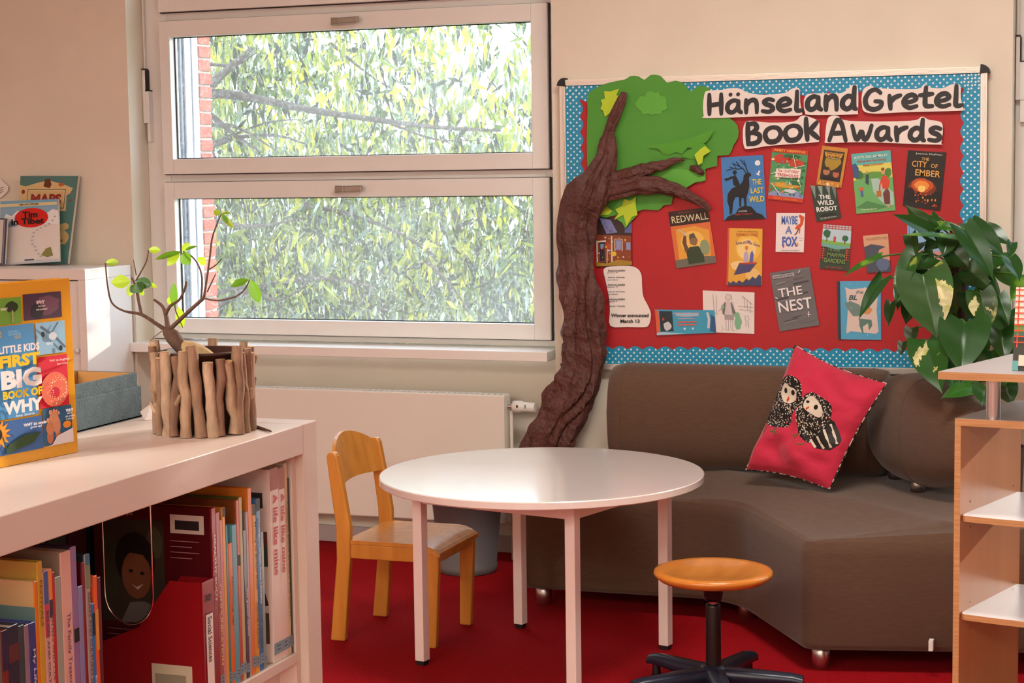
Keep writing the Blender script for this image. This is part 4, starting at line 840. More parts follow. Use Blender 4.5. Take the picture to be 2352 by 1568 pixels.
def cuv(x, y):                                  # picture point of the print -> position on the cushion cloth
    u = v = .5
    for _ in range(12):
        f = [KC[0][k]*(1-u)*(1-v)+KC[1][k]*u*(1-v)+KC[2][k]*u*v+KC[3][k]*(1-u)*v-(x, y)[k] for k in (0, 1)]
        fu = [(KC[1][k]-KC[0][k])*(1-v)+(KC[2][k]-KC[3][k])*v for k in (0, 1)]; fv = [(KC[3][k]-KC[0][k])*(1-u)+(KC[2][k]-KC[1][k])*u for k in (0, 1)]
        D = fu[0]*fv[1]-fu[1]*fv[0]; u -= (f[0]*fv[1]-f[1]*fv[0])/D; v -= (fu[0]*f[1]-fu[1]*f[0])/D
    return u, v
def cloth_patch(b, poly, lift, mt, step=26):
    P = [Vector((p[0], p[1])) for p in poly]; n = len(P)
    x0, x1 = min(p.x for p in P), max(p.x for p in P); y0, y1 = min(p.y for p in P), max(p.y for p in P); g = []
    x = x0
    while x < x1:
        y = y0
        while y < y1:
            if inside((x, y), P): g.append(Vector((x, y)))
            y += step
        x += step
    vs, es, fs, *_ = delaunay_2d_cdt(P+g, [(i, (i+1) % n) for i in range(n)], [], 1, 1e-4)
    b.add([cush(*cuv(v.x, v.y), 1, lift) for v in vs], [list(f) for f in fs], mt, True)
def strip(pts, w):
    L = []; R = []
    for i, q in enumerate(pts):
        a, c = Vector(pts[max(i-1, 0)]), Vector(pts[min(i+1, len(pts)-1)]); d = (c-a).normalized(); n = Vector((-d.y, d.x))*w/2
        L.append(Vector(q)+n); R.append(Vector(q)-n)
    return L+R[::-1]
ell = lambda cx, cy, rx, ry, n=12: [(cx+rx*math.cos(i*2*math.pi/n), cy+ry*math.sin(i*2*math.pi/n)) for i in range(n)]
sm2 = lambda p: [(q.x, q.y) for q in smooth_line([Vector((a, c, 0)) for a, c in p], 3, True)]
OB, OW, OR_, OG = pm('#191614'), pm('#d8ccb8'), pm('#c4481f'), pm('#5d6a2a')
def owl(body, face, eyes, beak, feet, seed, extra):
    b = MB(); body = sm2(body); cloth_patch(b, body, .0012, OB)
    rnd = random.Random(seed); bv = [Vector(q) for q in body]; xs = [q[0] for q in body]; ys = [q[1] for q in body]; n = 0; fv = [Vector(q) for q in face]
    while n < 330:
        x, y = rnd.uniform(min(xs), max(xs)), rnd.uniform(min(ys), max(ys))
        if not inside((x, y), bv): continue
        n += 1
        if inside((x, y), fv): continue
        r = rnd.uniform(4, 8.5); b.add([cush(*cuv(*q), 1, .0019) for q in ell(x, y, r*.8, r, 6)], [range(6)], OW if rnd.random() > .06 else pm('#b83242'))
    for pts, w, c in feet: cloth_patch(b, strip(pts, w), .0016, c, 40)
    for poly, c, l in extra: cloth_patch(b, poly, l, c)
    cloth_patch(b, sm2(face), .0030, OW)
    for e in eyes: cloth_patch(b, ell(*e), .0036, OB)
    cloth_patch(b, beak, .0038, OR_); b.build('owl_print', cu)
owl([(760, 365), (840, 375), (910, 430), (938, 520), (930, 610), (880, 690), (830, 760), (810, 840), (770, 890), (700, 890), (620, 870), (540, 840), (510, 800), (520, 740), (520, 670), (580, 640), (590, 560), (620, 470), (690, 400)],
    [(740, 440), (800, 480), (870, 510), (880, 560), (860, 610), (800, 645), (740, 630), (700, 580), (685, 510)], [(745, 512, 20, 27), (840, 540, 24, 24)], [(780, 565), (790, 600), (770, 635), (757, 610)],
    [([(630, 885), (640, 930), (668, 968)], 16, OG), ([(640, 930), (578, 914)], 14, OG), ([(640, 930), (634, 966)], 12, OG), ([(505, 830), (512, 872), (498, 915)], 12, OG)], 1, [])
tail = [(1225, 810), (1270, 840), (1300, 930), (1315, 1000), (1290, 1050), (1200, 1110), (1080, 1105), (1030, 1070), (1000, 1020), (1110, 950), (1190, 880)]
owl([(1040, 530), (1130, 580), (1220, 640), (1250, 700), (1225, 810), (1190, 880), (1110, 950), (1030, 1000), (1000, 1050), (940, 1020), (890, 950), (880, 850), (875, 720), (900, 640), (960, 570)],
    [(1040, 570), (1100, 620), (1150, 700), (1150, 760), (1110, 795), (1040, 760), (980, 720), (950, 670), (970, 610)], [(995, 630, 18, 15), (1085, 690, 24, 28)], [(1010, 675), (1015, 695), (985, 720), (975, 700)],
    [([(890, 960), (860, 975), (832, 962)], 14, OG), ([(868, 972), (850, 1005)], 12, OG), ([(960, 1060), (930, 1075), (885, 1070)], 12, OG)], 2,
    [(tail, OB, .0022)]+[(strip(p, 24), OW, .0028) for p in ([(1228, 860), (1250, 950), (1275, 1045)], [(1162, 915), (1190, 1000), (1215, 1085)], [(1088, 985), (1115, 1050), (1148, 1100)], [(1015, 1015), (1040, 1060), (1065, 1095)])])

# ================================================================== round table
M_TABLE = mat('white_laminate', '#efe6e0', .25, var=(6, .02), spec=.9, coat=1, coatr=.12)
M_LEG = mat('white_powder_coat', '#efdfd8', .38)
TC = Vector((-1.978, 5.675)); TH = .655
tb = thing('round_table', 'round white table on four square legs beside the sofa', 'table', (TC.x, TC.y, 0))
b = MB(); R = .556; b.lathe([(R-.02, -.026), (R-.003, -.026), (R, -.023), (R, -.003), (R-.003, 0), (R-.03, .0002), (0.0004, .0002)], (TC.x, TC.y, TH), M_TABLE, 180, False); b.build('tabletop', tb)
LEGS = [Vector((-2.355, 5.49)), Vector((-1.765, 5.36)), Vector((-1.61, 5.926)), Vector((-2.20, 6.056))]
ea = (LEGS[1]-LEGS[0]).normalized(); eb = Vector((-ea.y, ea.x)); hs = .0185
for p in LEGS:
    def cs(w, z): return [Vector((p.x+ea.x*a*w+eb.x*c*w, p.y+ea.y*a*w+eb.y*c*w, z)) for a, c in ((-1, -1), (1, -1), (1, 1), (-1, 1))]
    b = MB(); b.hexa(cs(hs, .016)+cs(hs, TH-.027), M_LEG); lg = b.build('leg', tb, bevel=.002)
    b = MB(); b.hexa(cs(hs-.004, 0)+cs(hs-.002, .0165), M_DARK); b.build('foot_cap', lg)
for i in range(4):
    p, q = LEGS[i], LEGS[(i+1) % 4]; d = (q-p).normalized(); n = Vector((-d.y, d.x)); p = p+d*hs; q = q-d*hs
    b = MB(); b.hexa([Vector((w.x+n.x*k, w.y+n.y*k, z)) for z in (TH-.092, TH-.027) for w, k in ((p, -.012), (q, -.012), (q, .012), (p, .012))], M_LEG); b.build('apron', tb, bevel=.002)
b = MB(); p = LEGS[1]; w = Vector((p.x-ea.x*.009-eb.x*hs, p.y-ea.y*.009-eb.y*hs, TH-.045)); d3 = Vector((-eb.x, -eb.y, 0)); b.tube([w, w+d3*.002, w+d3*.004], [.0055, .0055, .003], M_STEEL, 14); b.build('screw', tb)

# ================================================================== child's beech chair
def wood_mat(name, c, c2, sc=6, stretch=(1, 1, .12), rough=.32, coat=.25):
    return mat(name, c, rough, var=(sc, 0), col2=c2, stretch=stretch, coat=coat)
M_BEECH = wood_mat('varnished_beech', '#d8953f', '#c07d2c', 26)
ch = thing('child_chair', 'small beech school chair with curved backrest at the round table', 'chair', (-2.575, 5.875, 0))
yN, yFar = 5.695, 6.068
def post(y0, y1, prof):                       # profile in X-Z, thickness along Y
    b = MB(); b.prism([(x, y0, z) for x, z in prof], (0, y1-y0, 0), M_BEECH); return b.build('rear_leg', ch, bevel=.006, seg=3)
prof = [(-2.800, 0), (-2.742, 0), (-2.715, .30), (-2.712, .42), (-2.735, .56), (-2.757, .675), (-2.766, .690), (-2.790, .690), (-2.800, .675), (-2.786, .56), (-2.768, .42), (-2.768, .30)]
post(yN-.012, yN+.017, prof); post(yFar-.017, yFar+.012, prof)
for y in (yN+.005, yFar-.03):
    b = MB(); b.prism([(x, y-.012, z) for x, z in ((-2.432, 0), (-2.388, 0), (-2.372, .30), (-2.374, .335), (-2.388, .352), (-2.45, .352), (-2.45, .31), (-2.428, .28))], (0, .027, 0), M_BEECH); b.build('front_leg', ch, bevel=.005)
sx0, sx1 = -2.735, -2.368
rows = []
for i in range(15):
    x = sx0+(sx1-sx0)*i/14; z = .372 if i < 12 else .372-(i-11)**2*.0032
    rows.append([Vector((x, yN-.004+(yFar-yN+.008)*k/10, z-.006*math.sin(math.pi*k/10)*math.sin(math.pi*min(1, i/11)))) for k in range(11)])
b = MB(); b.grid(rows, M_BEECH); b.grid([[p-Vector((0, 0, .014)) for p in r] for r in rows], M_BEECH)
rim = [r[0] for r in rows]+rows[-1][1:]+[r[-1] for r in rows[::-1]][1:]+rows[0][::-1][1:-1]
b.grid([rim, [p-Vector((0, 0, .014)) for p in rim]], M_BEECH, False, True); b.build('seat', ch)
for y0, y1 in ((yN-.001, yN+.02), (yFar-.02, yFar+.001)): box_part('seat_rail', ch, -2.74, -2.385, y0, y1, .305, .357, M_BEECH, .004)
box_part('seat_rail', ch, -2.397, -2.378, yN+.02, yFar-.02, .305, .352, M_BEECH, .004)
box_part('seat_rail', ch, -2.745, -2.728, yN+.02, yFar-.02, .30, .357, M_BEECH, .004)
rows = []
for j in range(9):
    row = []
    for k in range(21):
        s_ = k/20; y = yN+.006+(yFar-yN-.012)*s_; bow = math.sin(math.pi*s_)
        zt_ = .682+.055*math.sin(math.pi*min(1, max(0, (s_-.04)/.92)))**.8; zb = .566+.006*bow
        z = zb+(zt_-zb)*j/8; row.append(Vector((-2.742-(z-.56)*.26-.030*bow, y, z)))
    rows.append(row)
b = MB(); back = [[p+Vector((-.013, 0, 0)) for p in r] for r in rows]
b.grid(rows, M_BEECH); b.grid(back, M_BEECH)
rim = rows[0]+[r[-1] for r in rows[1:]]+rows[-1][::-1][1:]+[r[0] for r in rows[::-1]][1:-1]
rim2 = [p+Vector((-.013, 0, 0)) for p in rim]; b.grid([rim, rim2], M_BEECH, False, True); b.build('backrest', ch)

# ================================================================== round stool
M_STOOLW = wood_mat('orange_beech_ply', '#db8d38', '#c8792b', 18, (1, .2, 1), .25, .4)
M_NAVY = mat('navy_plastic', '#1d2739', .32, spec=.5); M_BLACK = mat('black_steel', '#141314', .3, spec=.5)
SX, SY, SZ = -1.316, 5.423, .402
st = thing('stool', 'low swivel stool with round orange wooden seat and dark star base', 'stool', (SX, SY, 0))
b = MB(); b.lathe([(.03, -.026), (.13, -.026), (.172, -.018), (.187, -.006), (.190, .002), (.186, .010), (.174, .013), (.155, .011), (.11, .004), (.05, .001), (.0004, 0)], (SX, SY, SZ), M_STOOLW, 72); b.build('seat', st)
b = MB(); b.lathe([(.06, 0), (.06, -.006), (.045, -.012), (.032, -.016), (.030, -.045), (.026, -.062), (.014, -.063)], (SX, SY, SZ-.026), M_BLACK, 28); b.build('seat_hub', st)
b = MB(); b.lathe([(.0135, .26), (.0135, .325)], (SX, SY, 0), mat('chrome', '#d8d4d4', .08, metal=1), 20); b.build('piston', st)
b = MB(); b.lathe([(.026, .09), (.0245, .12), (.0235, .295), (.022, .303), (.014, .304)], (SX, SY, 0), M_BLACK, 28); b.build('column', st)
base = MB(); base.lathe([(.046, .055), (.050, .060), (.048, .092), (.036, .104), (.026, .106)], (SX, SY, 0), M_NAVY, 28); base.build('base_hub', st)
a0 = math.atan2(5.217-SY, -1.55-SX)
for k in range(5):
    a = a0+k*2*math.pi/5; d = Vector((math.cos(a), math.sin(a), 0)); n = Vector((-d.y, d.x, 0)); o_ = Vector((SX, SY, 0)); rows = []
    for t in range(9):
        s_ = t/8; r = .03+.255*s_; zt_ = .100-.012*s_-(.006 if t == 8 else 0); w = .034-.008*s_; hh = .05-.022*s_
        c = o_+d*r; rows.append([c+n*w+Vector((0, 0, zt_-hh)), c+n*w*.92+Vector((0, 0, zt_-.010)), c+n*w*.6+Vector((0, 0, zt_-.002)), c+Vector((0, 0, zt_)), c-n*w*.6+Vector((0, 0, zt_-.002)), c-n*w*.92+Vector((0, 0, zt_-.010)), c-n*w+Vector((0, 0, zt_-hh))])
    b = MB(); b.grid(rows, M_NAVY, True, True); b.poly(rows[-1], M_NAVY); ar = b.build('base_arm', st)
    g = MB(); e = o_+d*.262; g.lathe([(.016, 0), (.018, .004), (.014, .03), (.012, .066)], (e.x, e.y, 0), M_BLACK, 14); g.build('glide', ar)

# ================================================================== grey waste bin
M_BIN = mat('grey_plastic', '#6d6a6b', .55)
b = MB(); b.lathe([(.118, .0), (.124, .004), (.125, .03), (.122, .032), (.148, .30), (.153, .302), (.153, .312), (.145, .312), (.143, .30), (.118, .012), (.0004, .010)], (-2.735, 6.885, 0), M_BIN, 48)
b.build('waste_bin', label='round grey plastic waste bin between radiator and sofa', cat='waste bin')

# ================================================================== big pothos in the corner behind the sofa
PX, PY = -.62, 6.875
pl_ = thing('pothos_plant', 'large pothos with variegated heart shaped leaves on a moss pole', 'potted plant', (PX, PY, 0))
b = MB(); b.lathe([(.12, 0), (.125, .004), (.155, .60), (.16, .62), (.15, .62), (.145, .57), (.0005, .565)], (PX, PY, 0), mat('dark_planter', '#3b3634', .5), 40); b.build('planter', pl_)
M_MOSS = mat('coir_pole', '#3a2417', .95, var=(60, .5), bump=(120, .9, .01))
b = MB(); P = [on_y(2205, 940, PY-.02), on_y(2200, 800, PY-.03), on_y(2198, 640, PY-.04), on_y(2200, 560, PY-.04)]; P[0].z = .56
b.tube(smooth_line(P, 6), .040, M_MOSS, 14); b.build('moss_pole', pl_)
M_STEM = leaf_mat('pothos_stem', '#4f7a2c', trans=.1)
LM = [leaf_mat('pothos_leaf_a', '#28551c', '#8fa040', 11, .18, .3, .66, .70, .12), leaf_mat('pothos_leaf_b', '#24501a', '#c8c078', 9, .2, .3, .6, .64, .12), leaf_mat('pothos_leaf_c', '#1e4a18', None, 9, .15, .28, gloss=.12), leaf_mat('pothos_leaf_d', '#2f6a1c', '#6fa02c', 12, .3, .3, .55, .65, .12)]
M_CREAM = leaf_mat('pothos_cream', '#d8cf9a', '#b9bb6a', 18, .3, .3, .5, .6)
c8 = lambda x, y: (1900+x/3.135, 440+y/3.135)
def leaf_obj(parent, base, tip, width, mt, nrm, bend=.12, cup=.18, heart=True, nu=8, nv=4, name='leaf', patch=None, wave=0):
    ax = tip-base; L = ax.length; ax = ax/L; nrm = (nrm-ax*nrm.dot(ax)).normalized(); sd = ax.cross(nrm); rows = []
    for i in range(nu+1):
        t = i/nu
        if heart: w = width*.5*max(0, (math.sin(math.pi*min(1, t*.86+.14)**.62))**.8)*(1-t**6) if t < 1 else 0
        else: w = width*.5*math.sin(math.pi*t)**.75
        c = base+ax*(L*t)-nrm*(bend*L*(t-.3)**2)
        row = []
        for k in range(-nv, nv+1):
            s_ = k/nv; off = -(ax*(.16*L*(1-t)**3*abs(s_)**.8) if heart else ax*0)
            row.append(c+sd*(w*s_)+off+nrm*(cup*w*abs(s_)*1.3*1+wave*w*math.sin(t*9+s_*2)))
        rows.append(row)
    b = MB(); b.grid(rows, mt)
    if patch:
        km = b.mi(M_CREAM); nc = 2*nv
        for i in range(nu):
            for k in range(nc):
                t, s_ = (i+.5)/nu, (k+.5-nv)/nv
                for (t0, t1, s0, s1) in patch:
                    q = t-.35*abs(s_)+.06*noise.noise(Vector((s_*7+s0*9, t*4, base.x*40))); w_ = s_+.22*noise.noise(Vector((t*9, s_*3, base.z*30)))
                    if t0 < q < t1 and s0 < w_ < s1: b.m[i*nc+k] = km
    return b.build(name, parent)
def pleaf(bx, by, tx, ty, wpx, m, d0, d1=None, tow=(0, -.9, .45), patch=None, bend=.12, cup=.18, wave=.03):
    d1 = d0 if d1 is None else d1
    base = at_depth(*c8(bx, by), d0); tip = at_depth(*c8(tx, ty), d1)
    return leaf_obj(pl_, base, tip, wpx/3.135*d0/CAM_F, LM[m], Vector(tow), bend, cup, nu=40 if patch else 18, nv=20 if patch else 9, patch=patch, wave=wave), base
NODES = []
LEAVES = [  # base, tip, width (crop px), kind, depth base, depth tip, facing
 (690, 600, 790, 1065, 395, 0, 6.25, 6.2, (.05, -1, .25), [(.0, .36, -1.2, -.42), (.3, .42, -1.2, -.7)]),
 (720, 1075, 820, 1445, 300, 0, 6.25, 6.08, (-.1, -1, .2), [(.0, .16, .1, .9), (.5, .56, -.2, .1)]),
 (990, 940, 965, 1320, 370, 2, 6.2, 6.08, (.1, -1, .15), None),
 (385, 466, 100, 600, 85, 3, 6.25, 6.15, (-.2, -.7, .9), None),
 (400, 630, 215, 915, 135, 2, 6.25, 6.2, (-.5, -1, .2), None),
 (610, 470, 480, 800, 170, 0, 6.3, 6.25, (-.4, -1, .3), None),
 (745, 290, 470, 150, 130, 2, 6.35, 6.3, (-.2, -.8, .6), None),
 (745, 290, 560, 85, 150, 2, 6.4, 6.4, (.3, -1, .3), None),
 (925, 335, 520, 290, 85, 3, 6.3, 6.2, (0, -.6, .9), None),
 (600, 320, 645, 500, 110, 2, 6.4, 6.35, (-.2, -1, .1), None),
 (985, 270, 1215, 640, 210, 2, 6.25, 6.15, (.35, -.75, .75), None),
 (1035, 240, 1290, 465, 190, 2, 6.4, 6.3, (.3, -.7, .7), None),
 (1310, 480, 1395, 645, 150, 2, 6.2, 6.15, (.5, -.6, .8), None),
 (1400, 600, 1320, 800, 120, 3, 6.3, 6.25, (.2, -1, .3), None),
 (1100, 735, 1175, 1010, 215, 1, 6.3, 6.28, (.1, -1, .3), [(-.05, .2, .25, 1.2), (.3, .36, -.9, -.2)]),
 (1235, 750, 1310, 960, 130, 1, 6.35, 6.3, (.3, -1, .2), None),
 (1250, 440, 1200, 560, 120, 3, 6.45, 6.4, (.2, -1, .2), None),
 (460, 800, 435, 975, 90, 2, 6.4, 6.38, (-.3, -1, .2), None),
 (545, 1085, 530, 1180, 75, 2, 6.45, 6.45, (-.3, -1, .1), None),
 (610, 985, 600, 1110, 110, 2, 6.45, 6.45, (-.2, -1, .1), None),
 (1040, 1405, 815, 1480, 150, 3, 6.12, 6.08, (0, -.8, .6), None),
 (1250, 1000, 1280, 1230, 190, 2, 6.4, 6.35, (.2, -1, .2), None),
 (1300, 870, 1330, 1040, 140, 2, 6.45, 6.4, (.2, -1, .2), None),
 (1180, 1150, 1230, 1420, 210, 2, 6.45, 6.42, (.1, -1, .1), None),
 (700, 560, 560, 720, 200, 2, 6.42, 6.4, (-.2, -1, .3), None),
 (770, 480, 600, 560, 170, 0, 6.4, 6.38, (-.2, -.9, .5), None),
 (830, 340, 690, 420, 150, 2, 6.45, 6.42, (-.1, -.9, .5), None),
 (880, 330, 830, 470, 150, 2, 6.4, 6.38, (0, -1, .3), None),
 (900, 430, 1030, 560, 170, 2, 6.4, 6.38, (.1, -1, .4), None),
 (960, 380, 1090, 480, 160, 3, 6.45, 6.4, (.1, -.9, .5), None),
 (750, 170, 830, 270, 70, 2, 6.4, 6.35, (.1, -1, .3), None),
 (810, 245, 1000, 270, 80, 3, 6.35, 6.3, (0, -.8, .6), None),
 (560, 640, 500, 860, 130, 2, 6.45, 6.42, (-.2, -1, .2), None),
 (1150, 560, 1080, 700, 150, 2, 6.5, 6.48, (.1, -1, .2), None),
 (1100, 620, 1260, 760, 150, 2, 6.5, 6.45, (.2, -1, .3), None),
 (1330, 370, 1310, 480, 80, 2, 6.4, 6.35, (.3, -1, .2), None),
 (930, 1230, 900, 1440, 180, 2, 6.2, 6.1, (0, -1, .1), None),
 (1140, 1400, 1110, 1540, 180, 2, 6.1, 6.05, (0, -1, .2), None),
 (1280, 1380, 1330, 1540, 170, 2, 6.5, 6.48, (.1, -1, .2), None),
 (1330, 1120, 1390, 1290, 150, 2, 6.42, 6.4, (.2, -1, .2), None),
 (1010, 560, 1180, 700, 190, 2, 6.42, 6.4, (.2, -1, .3), None),
 (1020, 740, 1090, 960, 170, 2, 6.5, 6.48, (.1, -1, .2), None),
 (1180, 880, 1230, 1080, 190, 0, 6.45, 6.42, (.2, -1, .2), None),
 (1240, 560, 1370, 700, 140, 0, 6.42, 6.4, (.3, -.9, .4), None),
 (1060, 1020, 1130, 1250, 200, 2, 6.5, 6.48, (.1, -1, .1), None),
 (1150, 280, 1330, 380, 150, 2, 6.45, 6.4, (.2, -.8, .6), None),
 (650, 380, 560, 480, 120, 2, 6.45, 6.42, (-.3, -1, .3), None),
 (870, 640, 930, 900, 180, 2, 6.55, 6.55, (0, -1, .1), None),
 (620, 780, 560, 960, 150, 2, 6.5, 6.48, (-.3, -1, .2), None),
 (1210, 1230, 1290, 1420, 170, 3, 6.5, 6.48, (.2, -1, .2), None),
]
for q in LEAVES:
    o, base = pleaf(*q[:5], q[5], q[6], q[7], q[8], q[9])
    pole = on_y(2199, min(930, max(560, c8(*q[:2])[1]+30)), PY-.04)
    mid = base.lerp(pole, .5)+Vector((0, -.03, .035))
    b = MB(); b.tube(smooth_line([pole, mid, base], 4), .0035, M_STEM, 6); b.build('stem', pl_)

# ================================================================== birch ply shelf unit on the right
M_PLYF = wood_mat('beech_veneer', '#c98a5a', '#bb7a4c', 14, (.6, .6, .05), .4, .1)
M_PLYT = mat('grey_laminate', '#b0a4a4', .3, var=(8, .03))
M_PLYE = mat('ply_edge', '#d9a873', .5, var=(120, .0), col2='#c08a55', stretch=(.05, .05, 2.2))
U = Vector((.9925, -.122, 0)).normalized(); V = Vector((.29, .957, 0)).normalized(); P0 = Vector((-.513, 4.878, 0))
su = thing('ply_shelf', 'beech plywood shelf unit with raised top in the right foreground', 'shelf unit', P0+U*.4+V*.2)
def slab(name, o, pts, z0, z1, mt_top, mt_edge, parent=None):
    P = [o+U*a+V*c for a, c in pts]; n = len(P); b = MB()
    A = [Vector((p.x, p.y, z0)) for p in P]; B = [Vector((p.x, p.y, z1)) for p in P]
    b.add(A, [list(range(n))[::-1]], mt_top); b.add(B, [list(range(n))], mt_top)
    b.add(A+B, [(i, (i+1) % n, n+(i+1) % n, n+i) for i in range(n)], mt_edge); return b.build(name, parent or su)
def ply_panel(a0):
    b = MB(); P = [P0+U*a0, P0+U*(a0+.0165), P0+U*(a0+.0165)+V*.44, P0+U*a0+V*.44]
    A = [Vector((p.x, p.y, 0)) for p in P]; B = [Vector((p.x, p.y, .980)) for p in P]
    b.add(A+B, [(1, 2, 6, 5), (3, 0, 4, 7)], M_PLYF); b.add(A+B, [(0, 1, 5, 4), (2, 3, 7, 6), (0, 3, 2, 1), (4, 5, 6, 7)], M_PLYE); return b.build('side_panel', su)
pn = ply_panel(0); ply_panel(.82)
slab('lower_top', P0, [(0, 0), (.8365, 0), (.8365, .44), (0, .44)], .9802, 1.0, M_PLYT, M_PLYE)
slab('raised_top', Vector((-.558, 4.872, 0)), [(0, 0), (.93, 0), (.93, .60), (0, .60)], 1.106, 1.127, M_PLYT, M_PLYE)
for z in (.735, .463, .12):
    slab('shelf', P0+U*.0166, [(.014, -.002), (.10, -.012), (.25, -.022), (.42, -.026), (.6, -.022), (.72, -.012), (.79, -.002), (.803, .03), (.803, .42), (.0, .42), (.0, .03), (.004, .008)], z-.0165, z, M_PLYT, M_PLYE)
for a, c in ((.085, .045), (.085, .36), (.75, .045), (.75, .36)):
    p = P0+U*a+V*c; b = MB(); b.lathe([(.0195, 1.0), (.0195, 1.106)], (p.x, p.y, 0), M_STEEL, 28); b.build('post', su)
NV = Vector((V.y, -V.x, 0)); IP = P0+U*.0167
for x, y in ((2229, 1151), (2229, 1209), (2328, 1115), (2228, 1382), (2228, 1440), (2327, 1337)):
    d = ray(x, y); s_ = (IP-EYE_P).dot(NV)/d.dot(NV); p = EYE_P+d*s_
    b = MB(); b.tube([p-NV*.001, p+NV*.0006], .0022, M_DARK, 10); b.build('shelf_pin_hole', pn)
# book leaning on the raised top
bl0 = on_z(2325, 851, 1.1275); wd = Vector((.985, -.17, 0)); up = Vector((.004, .05, .2225)); nn = wd.cross(up).normalized()
if nn.y > 0: nn = -nn
b = MB(); c0 = bl0; th = -nn*.018
b.hexa([c0, c0+wd*.16, c0+wd*.16+th, c0+th, c0+up, c0+wd*.16+up, c0+wd*.16+up+th, c0+up+th], pm('#33362f'))
o = b.build('book', label='book with orange grid pattern standing on the raised shelf top', cat='book')
fc = Face(bl0, wd*.16, up, nn)
art(fc, [('r', 0, .5, 1, 1, '#e2d4c8'), ('p', [(0, .55), (.5, .6), (1, .55), (1, .42), (0, .45)], '#5f8a3c'), ('r', 0, .42, 1, .46, '#3f6a50')]
    + [('l', [(.06+i*.16, 1), (.06+i*.16, .28)], .016, '#d9481f') for i in range(6)]+[('l', [(.0, .97-k*.07), (1, .97-k*.07)], .014, '#d9481f') for k in range(10)]
    + [('r', .1, .06, .9, .19, '#d8cfb8'), ('r', .3, .09, .7, .16, '#2c2a28'), ('r', 0, 0, .1, .12, '#5fa0a0')], o)

# ================================================================== white bookcase in the left foreground
M_BC = mat('white_foil', '#d9cbbe', .4, var=(7, .03))
bc = thing('bookcase', 'white open bookcase with thick top in the left foreground', 'bookcase', (-1.425, 1.7, 0))
XF, XB, YE, YN_ = -1.23, -1.62, 2.467, .82
b = MB(); b.box(XB, XF, YE-.047, YE, 0, 1.300, M_BC); b.build('side_panel', bc, bevel=.0015)
b = MB(); b.box(XB, XF, YN_-.047, YN_, 0, 1.300, M_BC); b.build('side_panel', bc, bevel=.0015)
b = MB(); b.box(XB, XF, YN_+.0005, YE-.0475, 1.2535, 1.300, M_BC); b.build('top_board', bc, bevel=.0015)
for z in (.945, .60, .25): box_part('shelf', bc, XB+.01, XF-.012, YN_+.0005, YE-.062, z-.016, z, M_BC, .001)
box_part('shelf_cleat', bc, XF-.045, XF-.014, YE-.0615, YE-.0475, .0, 1.253, M_BC, .001)
box_part('plinth', bc, XB+.02, XF-.02, YN_+.0005, YE-.0475, 0, .08, M_BC, .001)
SH = .9453
M_PAGES = mat('book_pages', '#d8cdb8', .8, var=(200, .1))
def shelf_book(y0, y1, ztop, spine, label, cover_c=None, depth=.19, xo=0, texts=(), tape=None, bands=(), face=None, group='picture books on the white bookcase shelf'):
    x1 = -1.2475-xo; x0 = x1-depth; y0 += .0004; y1 -= .0004
    m = mat('cover_'+spine.lstrip('#'), spine, .28, spec=.5)
    b = MB(); b.box(x0+.003, x1-.003, y0+.0012, y1-.0012, SH+.002, ztop-.003, M_PAGES)
    ms = m; mc = mat('cover_'+(cover_c or spine).lstrip('#'), cover_c or spine, .28, spec=.5)
    b2 = MB(); b2.box(x1-.0022, x1, y0, y1, SH, ztop, ms); b2.box(x0, x1-.0022, y0, y0+.0015, SH, ztop, mc); b2.box(x0, x1-.0022, y1-.0015, y1, SH, ztop, mc)
    o = b2.build('book', label=label, cat='book', group=group, origin=((x0+x1)/2, (y0+y1)/2, SH), bevel=.0006, seg=1)
    b.build('page_block', o)
    H = ztop-SH; fc = Face((x1, y0, ztop), (0, 0, -H), (0, y1-y0, 0), (1, 0, 0))
    sh = []
    for a, c, col in bands: sh.append(('r', a, .02, c, .98, col))
    if tape: sh.append(('r', .90, 0, .96, 1, tape)); sh += [('r', .915, .3, .92, .75, '#26303c'), ('r', .935, .3, .94, .75, '#26303c')]
    for body, c, ln, hh, col in texts: sh.append(('t', body, c, .5, hh, col, {'w': ln, 'b': .02}))
    if sh: art(fc, sh, o, 'spine_print', .0004)
    if face: art(Face((x0, y0, SH), (x1-x0, 0, 0), (0, 0, H), (0, -1, 0)), face, o, 'cover_print', .0004)
    return o
TAPE = '#7d99a8'
